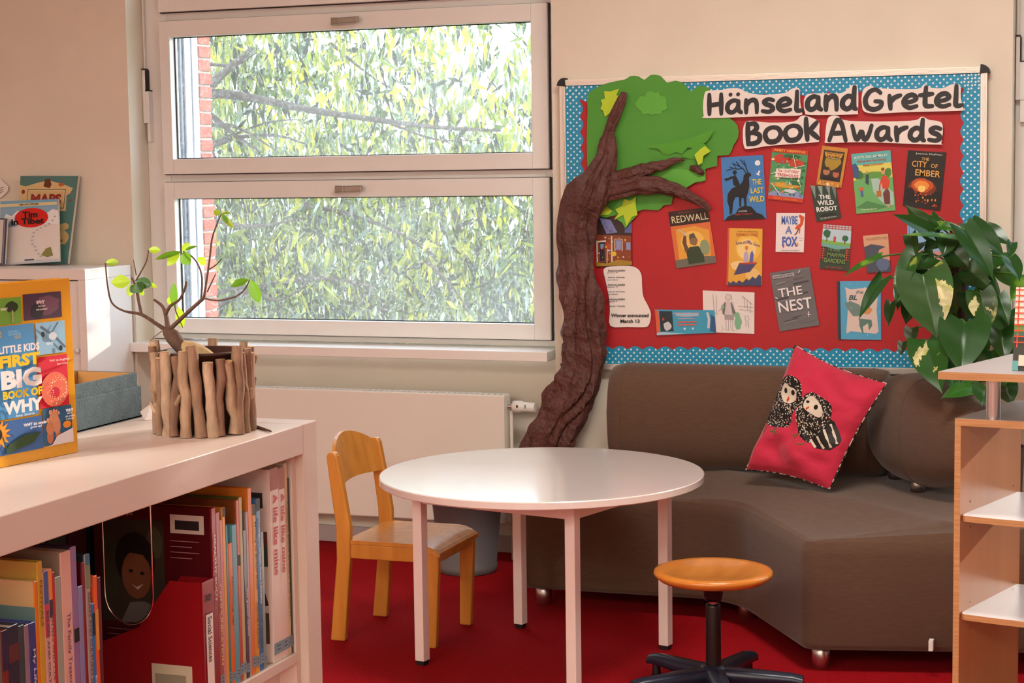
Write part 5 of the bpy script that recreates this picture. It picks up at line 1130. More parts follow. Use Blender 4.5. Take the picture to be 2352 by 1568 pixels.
# far group, from the gap towards the end panel
BK = [
 (2.165, 2.177, 1.2145, '#8e1420', 'dark red book with a child\'s portrait on its visible side', dict(texts=[('HEALTHY BODY', .32, .36, .55, '#d8c8c0')], depth=.195, cover_c='#4d0d14',
    face=[('r', .06, .36, .60, .92, '#3c3428'), ('p', blob(.14, .66, .09, .2, 14, 3, .2), '#3a3a2a'), ('p', blob(.52, .8, .08, .1, 12, 5, .2), '#4a4a34'), ('e', .35, .70, .17, .15, '#1c1410'), ('e', .36, .62, .125, .13, '#7a4a32'), ('p', [(.22, .7), (.3, .74), (.42, .73), (.5, .66), (.5, .78), (.36, .83), (.23, .78)], '#1c1410'), ('e', .315, .64, .018, .009, '#1c1410'), ('e', .41, .63, .018, .009, '#1c1410'), ('p', [(.315, .57), (.36, .555), (.42, .575), (.37, .54)], '#c8a898'), ('p', [(.22, .36), (.56, .36), (.5, .46), (.42, .48), (.3, .47)], '#6f6460'), ('r', .66, .86, .94, .96, '#cfc2b8'), ('r', .7, .88, .9, .93, '#2c2428'), ('t', 'Relationships', .2, .95, .022, '#c8b0a8', {'w': .3})]
    + [('l', [(.1, .32-.03*k), (.62-.08*(k % 3), .32-.03*k)], .004, '#a8787a') for k in range(8)]+[('l', [(.66, .82-.03*k), (.9-.06*(k % 2), .82-.03*k)], .004, '#a8787a') for k in range(4)])),
 (2.177, 2.188, 1.206, '#a35a58', 'rose spine with pale capitals standing next to the dark red book', dict(texts=[('COMMUNICATION', .62, .45, .6, '#e3c98a')], tape=TAPE)),
 (2.188, 2.195, 1.193, '#c98a94', 'thin pink book next to the rose spine', dict()),
 (2.195, 2.204, 1.210, '#d99a45', 'thin ochre book between pink and teal books', dict(bands=[(0, .05, '#2c2420')], cover_c='#b8742c')),
 (2.204, 2.210, 1.1825, '#2f7f84', 'thin teal book between ochre and short orange books', dict(tape=TAPE)),
 (2.210, 2.222, 1.155, '#d86a2a', 'shortest orange book between two teal books', dict(texts=[('Growing up', .4, .34, .5, '#5a2a14')], tape=TAPE)),
 (2.222, 2.236, 1.179, '#5aa0b0', 'light teal book to the right of the short orange one', dict(tape=TAPE)),
 (2.236, 2.245, 1.2138, '#b84a30', 'brick red book with brown cover beside the light teal one', dict(cover_c='#7a4420', bands=[(.3, .36, '#2a2a28')], tape=TAPE)),
 (2.245, 2.254, 1.216, '#b8ad82', 'olive beige book rising beside the brick red one', dict(cover_c='#5a5f2c', tape=TAPE)),
 (2.254, 2.264, 1.166, '#43263a', 'dark plum book with small white lettering', dict(texts=[('on your own', .55, .32, .5, '#cfc4cc')], tape=TAPE)),
 (2.264, 2.271, 1.1915, '#a99aa0', 'thin mauve grey book beside the plum one', dict(cover_c='#8a7f86')),
 (2.271, 2.283, 1.225, '#d9772a', 'tall plain orange book in the middle of the far group', dict(cover_c='#d9802c', tape=TAPE)),
 (2.283, 2.295, 1.1975, '#dc9c34', 'amber book with black lettering down its spine', dict(texts=[('Moving to Britain from', .3, .4, .5, '#2c2018'), ('Deborah Chancellor', .72, .28, .45, '#2c2018')], bands=[(0, .06, '#3a2a24')], tape=TAPE)),
 (2.295, 2.308, 1.2045, '#2f6aa0', 'blue book with pale lettering beside the amber one', dict(texts=[('Moving to Britain from Ukraine', .36, .5, .5, '#d8dce4'), ('Deborah Chancellor', .74, .26, .42, '#1c2634')], bands=[(0, .07, '#1c1c22')], tape=TAPE)),
 (2.308, 2.317, 1.153, '#7f9088', 'short grey green book beside the blue one', dict(tape=TAPE)),
 (2.340, 2.368, 1.2415, '#e2d2c8', 'thick white book with red lettering and photographs on its side', dict(texts=[('A life like mine', .34, .42, .5, '#c8303c')], tape=TAPE, depth=.21, bands=[(0, .11, '#a8644c')],
    face=[('r', .62, .80, .94, .88, '#3a3432'), ('r', .74, .5, .97, .68, '#3f4a38'), ('p', [(.74, .68), (.97, .6), (.97, .68)], '#6a3a34'), ('p', [(.74, .38), (.78, .48), (.9, .46), (.97, .3), (.84, .28)], '#4a2a2c'), ('r', .74, .1, .97, .26, '#5a4a3a'), ('r', .76, .03, .95, .09, '#efe8e2')]+[('l', [(.77+.02*k, .035), (.77+.02*k, .085)], .004, '#222226') for k in range(9)])),
 (2.368, 2.388, 1.2385, '#e0cdc2', 'second white book with red lettering, next to the thick one', dict(texts=[('A life like mine', .34, .42, .55, '#c8303c')], tape=TAPE, depth=.21, bands=[(0, .11, '#a8644c')])),
 (2.388, 2.398, 1.2435, '#d8c8a8', 'tall thin cream book beside the white pair', dict(texts=[('Children from around the world', .5, .6, .42, '#6a7a4c')], tape=TAPE)),
 (2.398, 2.4045, 1.219, '#23352a', 'dark green book near the bookcase end panel', dict(tape=TAPE)),
]
for y0, y1, zt_, c, lab, kw in BK: shelf_book(y0, y1, zt_, c, lab, **kw)
# near group, from the left picture edge to the gap
BL_ = [
 (1.640, 1.662, 1.160, '#5b5148', 'grey brown book at the very left of the near group', dict()),
 (1.662, 1.678, 1.163, '#6d6a66', 'grey book second from the left in the near group', dict()),
 (1.678, 1.690, 1.161, '#7a2f28', 'brown red book third from the left, with dark top', dict(bands=[(0, .22, '#2c2440')])),
 (1.690, 1.711, 1.163, '#26303f', 'wide slate book left of the white stickered book', dict(bands=[(.1, .2, '#5a2a2c')])),
 (1.711, 1.722, 1.159, '#34484a', 'dark teal book between slate and lilac books', dict(texts=[('Diwali', .7, .2, .5, '#a8b4b4')])),
 (1.722, 1.7315, 1.157, '#8a7484', 'dusky lilac book beside two narrow indigo spines', dict(cover_c='#1a1a2c')),
 (1.7315, 1.745, 1.157, '#3a4486', 'indigo book with white title lettering near the orange spine', dict(texts=[('My Life, My Religion', .45, .6, .5, '#c8ccdc')])),
 (1.745, 1.752, 1.2045, '#d87a22', 'thin orange book with a barcode label on its cream cover', dict(cover_c='#c8a878', face=[('r', .0, .60, .7, .9, '#d8c8a4'), ('r', .15, .74, .55, .82, '#2a2624'), ('r', .7, .5, 1, .88, '#5a7a7c')])),
 (1.752, 1.763, 1.2265, '#c8a03a', 'mustard yellow book with brown author capitals', dict(cover_c='#a88a2c', texts=[('FESTIVALS', .18, .2, .45, '#7a5a1c'), ('LESLIE PEPPAS', .78, .34, .5, '#6a4a1c')], face=[('e', .06+.075*k, .86, .03, .02, '#8a2a24') for k in range(12)])),
 (1.763, 1.773, 1.212, '#d8a8a0', 'pink spine with blue top beside the mustard book', dict(texts=[('BELIEFS AND CULTURES HINDU', .46, .56, .5, '#5a4a6a')], bands=[(0, .15, '#4a5f9c'), (.15, .3, '#c8485c')])),
 (1.773, 1.781, 1.213, '#e0b09a', 'peach spine with orange top and red stripe', dict(texts=[('BELIEFS AND CULTURES', .42, .42, .5, '#5a5460')], bands=[(0, .14, '#e08a3a'), (.14, .22, '#3a3438')])),
 (1.781, 1.787, 1.208, '#b82a34', 'very thin crimson book beside the peach spine', dict(cover_c='#1c1a1c')),
 (1.787, 1.800, 1.200, '#9aa093', 'sage grey book left of the thick pale pink one', dict(texts=[('Anita Ganeri', .75, .3, .45, '#4a4a48')])),
 (1.800, 1.822, 1.2275, '#dcb0a4', 'thick pale pink book with curly purple lettering', dict(texts=[('The Family Treasury of Jewish Holidays', .6, .66, .42, '#7a4a6c')], cover_c='#8f7c6c', depth=.2)),
 (1.822, 1.834, 1.230, '#8a6f9c', 'purple book right of the thick pale pink one', dict(texts=[('Hanukkah', .8, .26, .5, '#3a2a5c')], cover_c='#2c2238', bands=[(.36, .42, '#1a1418')])),
 (1.834, 1.845, 1.178, '#8484b0', 'lavender book with dark navy side', dict(texts=[('Baisakhi', .78, .26, .5, '#33306a')], cover_c='#1c1c34')),
 (1.845, 1.851, 1.206, '#7c2028', 'thin wine red book beside the lavender one', dict(cover_c='#4a1014')),
 (1.851, 1.862, 1.2145, '#a89f9a', 'grey spine with capital lettering and blue top', dict(texts=[('BELIEFS AND CULTURES SIKH', .42, .48, .5, '#5a4a48')], bands=[(0, .05, '#3a6a8a'), (.05, .16, '#7d8468')], cover_c='#1c2a34')),
 (1.862, 1.869, 1.150, '#2f74b8', 'bright blue book with white name beside the orange one', dict(texts=[('Easter', .55, .2, .5, '#d8dce8')], bands=[(.06, .2, '#1c1a1c')])),
 (1.869, 1.877, 1.1835, '#dc5f2a', 'orange red book at the right end of the near group', dict(bands=[(.18, .4, '#d8963a')])),
 (1.877, 1.885, 1.180, '#5a1c28', 'maroon book closing the near group before the gap', dict()),
]
for y0, y1, zt_, c, lab, kw in BL_: shelf_book(y0, y1, zt_, c, lab, **kw)
for k, c in enumerate(('#4a2018', '#5a3a1c', '#2c2420', '#6a2a20', '#3a2c20', '#4c1a1c', '#2a2430', '#5a4426', '#2c3a34', '#3a1c14', '#24303c', '#4a3a30', '#5a1c20', '#30302c')):
    b = MB(); y = 1.66+k*.052; b.box(-1.612, -1.46, y, y+.046, SH, 1.228+.008*(k % 3), mat('cover_'+c.lstrip('#'), c, .5)); b.box(-1.609, -1.4605, y+.003, y+.043, SH+.003, 1.2285+.008*(k % 3), M_PAGES)
    b.build('book', label=('rust', 'brown', 'near black', 'brick red', 'umber', 'wine', 'dark violet', 'ochre', 'bottle green', 'chestnut', 'midnight blue', 'taupe', 'burgundy', 'charcoal')[k]+' book standing behind the front row on the bookcase', cat='book', group='books on the rear side of the bookcase')
# red magazine file with label
M_FILE = mat('red_card_file', '#8f0f18', .35)
fl_ = thing('magazine_file', 'red magazine file with white label between the book groups', 'magazine file', (-1.33, 2.147, SH))
fy0, fy1, fx1, fx0, ftop = 2.131, 2.1635, -1.246, -1.445, 1.116
for y in (fy0, fy1-.002):
    b = MB(); b.prism([(fx0, y, SH), (fx1-.002, y, SH), (fx1-.002, y, ftop), (fx1-.052, y, ftop), (fx1-.105, y, SH+.1), (fx0, y, SH+.06)], (0, .002, 0), M_FILE); sp_ = b.build('side_panel', fl_)
    if y == fy0:
        s2 = MB(); s2.box(fx1-.085, fx1-.02, y-.0006, y, SH+.012, SH+.05, pm('#cfc2a8')); s2.box(fx1-.08, fx1-.03, y-.0009, y-.0005, SH+.018, SH+.036, pm('#9a907c')); s2.build('sticker', sp_)
b = MB(); b.box(fx1-.002, fx1, fy0, fy1, SH, ftop, M_FILE); fr_ = b.build('front_panel', fl_, bevel=.0005)
b = MB(); b.box(fx0, fx1-.002, fy0+.002, fy1-.002, SH, SH+.002, M_FILE); b.build('bottom', fl_)
H = ftop-SH
art(Face((fx1, fy0, ftop), (0, 0, -H), (0, fy1-fy0, 0), (1, 0, 0)), [('r', .27, .18, .97, .84, '#2a2428'), ('r', .278, .21, .962, .81, '#ece4de'), ('t', 'Social Sciences', .49, .5, .34, '#1c1a1c', {'w': .38, 'b': .012})], fr_, 'label_card', .0004)
art(Face((fx1, fy0, SH), (0, fy1-fy0, 0), (0, 0, H), (1, 0, 0)), [('t', '300', .45, .86, .06, '#1c1418', {'w': .55, 'b': .02})], fr_, 'number', .0004)
# wire book support hanging under the top board
b = MB(); W_ = [(-1.306, 2.10, 1.2534), (-1.306, 2.10, 1.15)]+[(-1.306-.039+.039*math.cos(k*math.pi/12), 2.10, 1.10-.042*math.sin(k*math.pi/12)) for k in range(13)]+[(-1.384, 2.10, 1.15), (-1.384, 2.10, 1.2534)]
b.tube(W_, .0016, mat('bright_wire', '#e0dcd4', .12, metal=1), 8); b.build('wire_book_support', label='bent bright wire book support hanging under the bookcase top', cat='book support')

# ------------------------------------------------------------------ things on top of the bookcase
TZ = 1.3003
BRp = on_z(180, 1038, TZ); BLp = on_z(-36, 1082, TZ); d = (BRp-BLp).normalized(); nn = Vector((d.y, -d.x, 0))
if nn.x < 0: nn = -nn
up = Vector((0, 0, .243))-nn*.004; th = -nn*.02
M_YEL = mat('yellow_gloss_cover', '#e0a01c', .22, coat=.3)
yb = thing('standing_book', 'large yellow picture book standing upright on the white bookcase', 'book', (BLp+BRp)/2+th/2, None)
def hexb(o, a, b_, c, mt):
    m = MB(); m.hexa([o, o+a, o+a+b_, o+b_, o+c, o+a+c, o+a+b_+c, o+b_+c], mt); return m
fr = hexb(BLp, BRp-BLp, th*.12, up, M_YEL).build('front_cover', yb, bevel=.0008)
hexb(BLp+th*.88, BRp-BLp, th*.12, up, M_YEL).build('back_cover', yb, bevel=.0008)
hexb(BLp+th*.12+Vector((0, 0, .003)), (BRp-BLp)*.98, th*.76, up-Vector((0, 0, .006)), M_PAGES).build('page_block', yb)
yf = Face(BLp, BRp-BLp, up, nn)
art(yf, [('r', .04, .775, .46, .92, '#6fa23a'), ('r', .48, .785, .89, .93, '#4a3348'), ('p', blob(.74, .86, .15, .06, 14, 2), '#6f4a5c'), ('p', blob(.62, .83, .08, .05, 12, 3), '#2a2c30'),
    ('p', blob(.36, .87, .08, .035, 12, 5), '#2c3a24'), ('r', .355, .785, .37, .85, '#a8a884'),
    ('r', .04, .26, .58, .768, '#4f93c8'), ('r', .595, .585, .91, .765, '#8fc0dc'), ('r', .60, .285, .915, .573, '#d2203c'), ('r', .62, .07, .935, .282, '#2f5f86'), ('r', .04, .065, .61, .25, '#3a64a0'),
    ('e', .69, .118, .036, .038, '#b8704f'), ('e', .695, .17, .048, .038, '#c9825f'), ('e', .775, .115, .03, .036, '#b8704f'), ('e', .765, .18, .04, .05, '#cf8a6a'), ('e', .735, .225, .05, .03, '#d4926f'), ('e', .67, .215, .017, .014, '#d99a78'), ('e', .70, .22, .014, .012, '#d99a78'), ('e', .70, .258, .02, .014, '#d99a78'), ('e', .735, .262, .014, .012, '#d99a78'), ('e', .762, .258, .013, .011, '#d99a78'), ('e', .785, .247, .012, .01, '#d99a78'), ('p', [(.62, .07), (.935, .07), (.935, .15), (.76, .12), (.70, .075)], '#d8cfd4'), ('e', .87, .175, .045, .02, '#e08a2c'),
    ('e', .757, .385, .15, .098, '#e0725a'), ('e', .757, .365, .05, .032, '#c81f38'), ('p', [(.14+(.13 if k % 2 else .075)*math.cos(k*math.pi/14), .185+(.088 if k % 2 else .05)*math.sin(k*math.pi/14)) for k in range(28)], '#e89a2a'), ('e', .14, .185, .038, .032, '#2a1a12'), ('p', [(.2, .07), (.24, .12), (.4, .16), (.58, .16), (.5, .11), (.36, .09)], '#2f4a2c'), ('l', [(.18, .17), (.23, .07)], .008, '#3a5a2c'),
    ('p', [(.62, .74), (.76, .68), (.88, .61), (.9, .615), (.78, .69), (.64, .75)], '#5a6a84'), ('l', [(.74, .7), (.82, .76)], .01, '#5a6a84'), ('e', .757, .685, .045, .022, '#c8d4e0'), ('e', .65, .70, .02, .016, '#22262e'), ('e', .835, .612, .02, .016, '#22262e')]
    + [('l', [(x, y), (x+dx, y+dy)], .0035, c) for x, y, dx, dy, c in [(.757+.13*math.cos(k*2.4)*(.45+.5*((k*37) % 100)/100), .385+.085*math.sin(k*2.4)*(.45+.5*((k*37) % 100)/100), .012*math.cos(k), .008*math.sin(k), ['#f0d8c0', '#f6c84a', '#ffffff', '#e8503a'][k % 4]) for k in range(70)]]
    + [('r', .14, .715, .17, .745, '#e0b02c'), ('r', .147, .72, .163, .74, '#4f93c8'), ('t', 'NATIONAL', .285, .74, .011, '#8fc0e0'), ('t', 'GEOGRAPHIC', .3, .725, .011, '#8fc0e0'), ('t', 'KiDS', .33, .708, .016, '#c8b03a'),
    ('t', 'LITTLE KIDS', .34, .645, .042, '#efe6e6', {'w': .42, 'b': .035}), ('t', 'FIRST', .34, .58, .068, '#e6c418', {'w': .42, 'b': .05}), ('t', 'BIG', .345, .48, .105, '#efe6e6', {'w': .42, 'b': .055}), ('t', 'BOOK OF', .35, .398, .046, '#e6c418', {'w': .41, 'b': .045}), ('t', 'WHY', .35, .328, .072, '#efe6e6', {'w': .41, 'b': .05}), ('t', 'Amy Shields', .36, .277, .018, '#cfe0ee', {'w': .2}),
    ('t', 'WHY', .58, .885, .02, '#f0e8e8', {'b': .03}), ('t', 'does mud', .59, .864, .010, '#f0e8e8'), ('t', 'make mud bubble?', .59, .846, .010, '#f0e8e8', {'w': .12}), ('t', 'WHY', .2, .865, .016, '#f0e8e8', {'b': .03}), ('t', 'WHY', .655, .65, .018, '#d8e8f4', {'b': .03}), ('t', 'WHY do doughnuts', .75, .552, .017, '#f0d8d8', {'w': .22, 'b': .02}), ('t', 'have holes?', .78, .532, .014, '#f0d8d8', {'w': .12}), ('t', 'WHY', .83, .262, .018, '#f0e8e8', {'b': .03}), ('t', 'does my', .83, .245, .011, '#f0e8e8'), ('t', 'skin wrinkle', .83, .23, .011, '#f0e8e8'), ('t', 'in the tub?', .83, .215, .011, '#f0e8e8'), ('t', 'WHY do seeds', .45, .222, .018, '#f0e8e8', {'w': .24, 'b': .025}), ('t', 'grow up?', .46, .203, .014, '#f0e8e8', {'w': .12})], fr)
# open blue grey box
M_BOXC = mat('slate_linen', '#4f6066', .85, var=(40, .25), bump=(260, .6, .002)); M_TAN = mat('tan_card', '#c08a4c', .8)
bx = thing('open_box', 'open slate blue linen box behind the yellow book', 'box', (-1.57, 2.33, TZ))
bx0, bx1, by0, by1 = -1.640, -1.520, 2.20, 2.430
for x0, x1, y0, y1 in ((bx1-.003, bx1, by0, by1), (bx0, bx0+.003, by0, by1), (bx0+.003, bx1-.003, by0, by0+.003), (bx0+.003, bx1-.003, by1-.003, by1)): box_part('tray_wall', bx, x0, x1, y0, y1, TZ, TZ+.050, M_BOXC, .001)
box_part('tray_floor', bx, bx0, bx1, by0, by1, TZ, TZ+.003, M_BOXC, 0)
for x0, x1, y0, y1 in ((bx1-.008, bx1-.0035, by0+.005, by1-.005), (bx0+.0035, bx0+.008, by0+.005, by1-.005), (bx0+.008, bx1-.008, by0+.005, by0+.009), (bx0+.008, bx1-.008, by1-.009, by1-.005)):
    o = box_part('inner_wall', bx, x0, x1, y0, y1, TZ+.003, TZ+.072, M_BOXC, .001)
for x0, x1, y0, y1 in ((bx0+.0082, bx0+.0092, by0+.01, by1-.01), (bx0+.01, bx1-.01, by1-.0105, by1-.0095)):
    box_part('lining', bx, x0, x1, y0, y1, TZ+.004, TZ+.0715, M_TAN, 0)
box_part('tape', bx, bx0+.0093, bx0+.0098, by0+.01, by1-.05, TZ+.05, TZ+.0712, M_DARK, 0)
# loose crumb, brown strap end and paper scrap
b = MB(); P = [on_z(560, 972, TZ+.002), on_z(585, 978, TZ+.002), on_z(606, 985, TZ+.002), on_z(622, 990, TZ+.002)]; b.tube(P, [.0024, .0024, .0022, .0015], mat('brown_leather', '#5a3a32', .6), 8); b.build('brown_strap', label='thin brown strap lying on the bookcase behind the stick pot', cat='strap')
b = MB(); p = on_z(338, 966, TZ); b.prism([(p.x-.004, p.y, TZ), (p.x+.004, p.y+.02, TZ), (p.x-.012, p.y+.03, TZ+.022), (p.x-.02, p.y+.012, TZ+.012)], (.0006, .0004, .0002), M_PAPER); b.build('paper_scrap', label='small white paper scrap between box and stick pot', cat='paper scrap')

# ------------------------------------------------------------------ stick pot with its little ficus
CX, CY = -1.342, 2.318
sp = thing('stick_planter', 'small tree in a planter made of upright sticks on the bookcase', 'potted plant', (CX, CY, TZ))
M_STICK = [mat('driftwood_%d' % i, c, .85, var=(70, .3), bump=(110, .6, .004), stretch=(1, 1, .35)) for i, c in enumerate(('#a3856b', '#8f6f58', '#b0937a', '#83614d'))]
M_CUT = mat('cut_wood', '#c9a878', .8)
b = MB(); b.lathe([(.052, .002), (.0565, .004), (.061, .118), (.063, .118), (.063, .122), (.058, .122), (.0555, .105), (.0004, .106)], (CX, CY, TZ), mat('brown_plastic_pot', '#3a2018', .5), 36); b.build('inner_pot', sp)
b = MB(); rnd = random.Random(4)
rows = [[Vector((CX+r*math.cos(a*math.pi/12), CY+r*math.sin(a*math.pi/12), TZ+.110+.006*noise.noise(Vector((r*60, a, 1))))) for a in range(24)] for r in (.056, .04, .02, .003)]
b.grid(rows, mat('potting_soil', '#3a281c', .95, var=(120, .5), bump=(200, .9, .006)), False, True); b.build('soil', sp)
NS = 26
for k in range(NS):
    a = 2*math.pi*k/NS+rnd.uniform(-.05, .05); r0 = .0705+rnd.uniform(-.002, .002); h = rnd.uniform(.108, .136); rad = rnd.uniform(.0052, .0088)
    da = rnd.uniform(-.10, .10); n = 9; P = []; Rr = []
    for i in range(n):
        t = i/(n-1); aa = a+da*(t-.5)*2+.10*noise.noise(Vector((k*3.1, t*3.5, 0))); rr = r0+.003*noise.noise(Vector((k*1.7, t*3, 5)))+.0015*t
        P.append(Vector((CX+rr*math.cos(aa), CY+rr*math.sin(aa), TZ+.001+h*t))); Rr.append(rad*(1+.22*noise.noise(Vector((k*5.3, t*6, 2)))+(.12 if i == 0 else 0)))
    b = MB(); b.tube(P, Rr, M_STICK[k % 4], 9); top = [v for v in b.v[-9:]]
    b.add([v+Vector((0, 0, .0004)) for v in top], [list(range(9))], M_CUT)
    if rnd.random() < .6:                       # side twig
        i = rnd.randint(2, 6); s_ = 1 if rnd.random() < .5 else -1; out = Vector((math.cos(a), math.sin(a), 0)); tan = Vector((-out.y, out.x, 0))
        b.tube([P[i], P[i]+tan*s_*.008+out*.004+Vector((0, 0, .008)), P[i]+tan*s_*.014+out*.006+Vector((0, 0, .018))], [rad*.7, rad*.55, rad*.4], M_STICK[(k+1) % 4], 7)
    b.build('stick', sp)
M_TWIG = mat('ficus_bark', '#5c4234', .8, var=(80, .3), bump=(150, .5)); M_ROOT = mat('pale_root', '#b09668', .75, var=(50, .3), bump=(80, .5))
D0 = 2.665; PXM = D0/CAM_F
def twig(line, parent=sp, name='branch', mt=None, seg=7):
    """line of (px, py, radius px, depth offset)"""
    P = smooth_line([at_depth(x, y, D0+dz) for x, y, r, dz in line], 4); n = len(P); R_ = []
    for i in range(n):
        t = i/(n-1)*(len(line)-1); j = min(int(t), len(line)-2); R_.append((line[j][2]*(1-t+j)+line[j+1][2]*(t-j))*PXM*.9)
    b = MB(); b.tube(P, R_, mt or M_TWIG, seg); return b.build(name, parent)
twig([(500, 850, 10, 0), (480, 822, 17, 0), (452, 806, 20, 0), (425, 797, 17, 0), (408, 790, 14, 0)], name='root', mt=M_ROOT, seg=14)
twig([(420, 806, 14, 0), (410, 790, 19, 0), (396, 772, 20, 0), (386, 762, 15, 0), (380, 752, 8, 0)], name='trunk', seg=12)
twig([(384, 760, 6.5, 0), (360, 744, 5, -.005), (325, 722, 4.5, -.01), (285, 714, 2.8, -.015), (257, 695, 2.4, -.02), (247, 655, 2.2, -.02), (242, 604, 1.8, -.02)])
twig([(325, 722, 4.5, -.01), (318, 688, 4, 0), (311, 655, 3.2, .01), (302, 637, 2.4, .01)])
twig([(312, 645, 2.4, .01), (325, 622, 2, .02), (337, 598, 1.8, .025), (341, 574, 1.5, .025)])
twig([(386, 758, 8, 0), (382, 728, 6, .01), (374, 704, 4.5, .02), (354, 688, 3, .025)])
twig([(380, 722, 5, .01), (392, 702, 4, .0), (412, 688, 3.4, -.01), (424, 665, 3.2, -.015), (428, 646, 3.4, -.015)])
twig([(392, 754, 6, 0), (428, 720, 5, -.015), (468, 684, 4.5, -.025)])
twig([(468, 684, 3.4, -.025), (475, 640, 2.8, -.03), (482, 590, 2.4, -.03), (487, 548, 2.2, -.03), (498, 515, 1.8, -.03), (508, 492, 1.4, -.03)])
twig([(462, 688, 3, -.025), (464, 640, 2.6, -.01), (456, 610, 2.2, .0), (440, 588, 2, .005), (420, 577, 1.8, .005)])
twig([(466, 684, 2.6, -.025), (500, 690, 2.2, -.035), (540, 681, 2, -.045), (562, 664, 1.8, -.05), (573, 643, 1.6, -.05)])
twig([(476, 670, 2, -.028), (490, 640, 1.6, -.035), (496, 628, 1.2, -.035)]); twig([(481, 618, 2, -.03), (496, 608, 1.6, -.035), (509, 594, 1.2, -.035)])
twig([(313, 632, 1.6, .01), (309, 610, 1.2, .012), (306, 596, .8, .012)]); twig([(372, 760, 1.2, 0), (356, 772, .9, 0), (346, 782, .7, 0)]); twig([(420, 752, 1.2, -.01), (404, 715, 1.6, 0), (402, 700, 1.4, 0)])
FL = [leaf_mat('ficus_leaf', '#5f9a28', trans=.6, gloss=.1), leaf_mat('ficus_leaf_dark', '#2a5a1c', trans=.3, gloss=.1), leaf_mat('ficus_leaf_lime', '#9cc63a', trans=.65, gloss=.05)]
for bx_, by_, tx, ty, w, m, dz, tow in [(243, 602, 273, 602, 17, 2, -.02, (.2, -1, .3)), (244, 604, 262, 610, 8, 2, -.02, (0, -1, 1)), (300, 646, 255, 648, 32, 2, .01, (-.2, -1, .2)), (304, 652, 296, 681, 20, 2, .01, (.3, -1, 0)), (312, 645, 349, 655, 27, 1, -.002, (0, -1, .3)), (314, 648, 326, 671, 34, 1, -.004, (0, -1, 0)), (322, 664, 330, 678, 14, 2, .01, (0, -1, 0)), (342, 650, 360, 660, 10, 2, .01, (0, -1, .2)), (341, 573, 369, 575, 17, 2, .025, (0, -1, .4)), (300, 655, 312, 672, 20, 1, .004, (0, -1, 0)),
    (418, 578, 355, 594, 22, 0, .005, (-.1, -.7, .7)), (412, 580, 384, 610, 22, 2, .01, (0, -1, .1)), (418, 580, 436, 607, 32, 0, .004, (0, -1, 0)), (418, 576, 437, 559, 20, 2, .01, (0, -1, .1)), (424, 574, 453, 564, 11, 0, .0, (0, -.7, .7)), (461, 608, 469, 590, 26, 2, -.005, (0, -1, .2)), (400, 706, 399, 649, 22, 0, .01, (0, -1, 0)), (396, 702, 386, 682, 16, 2, .02, (0, -1, 0)), (409, 704, 420, 754, 25, 2, .005, (0, -1, 0)), (571, 642, 530, 657, 24, 0, -.05, (-.1, -.8, .6)), (575, 642, 596, 696, 28, 0, -.052, (.1, -1, .1)), (506, 492, 490, 484, 15, 2, -.03, (0, -1, .2)), (509, 492, 537, 524, 13, 2, -.03, (.2, -.8, .5)), (509, 491, 522, 512, 14, 0, -.03, (0, -1, 0)), (508, 490, 530, 488, 9, 2, -.03, (0, -.7, .7))]:
    leaf_obj(sp, at_depth(bx_, by_, D0+dz), at_depth(tx, ty, D0+dz-.004), w*PXM, FL[m], Vector(tow), .1, .12, False, 7, 3)

# ================================================================== white cabinet by the wall on the left with display books
cb = thing('white_cabinet', 'white cabinet by the left wall carrying display books', 'cabinet', (-4.95, 6.85, 0))
cx0, cx1, cy0, cy1, cz = -5.50, -4.432, 6.66, 7.03, 1.283
box_part('top_panel', cb, cx0, cx1, cy0, cy1, cz-.048, cz, M_WHITE, .002)
for x in (cx0, cx1-.038): box_part('side_panel', cb, x, x+.038, cy0, cy1, 0, cz-.0485, M_WHITE, .002)
box_part('back_panel', cb, cx0+.038, cx1-.0385, cy1-.012, cy1, .06, cz-.0485, M_WHITE, 0)
box_part('bottom_panel', cb, cx0+.0385, cx1-.0385, cy0, cy1-.012, .02, .06, M_WHITE, .002)
dr = box_part('door', cb, cx0+.042, cx1-.042, cy0+.012, cy0+.03, .065, cz-.053, M_WHITE, .003)
b = MB(); kx, kz = on_y(180, 805, cy0).x, on_y(180, 805, cy0).z; b.lathe([(0.0005, -.02), (.011, -.018), (.012, -.010), (.006, -.002), (.006, .012)], (0, 0, 0), M_WHITE, 18); b.v = [Vector((kx+p.x, cy0+p.z, kz+p.y)) for p in b.v]; b.build('knob', dr)
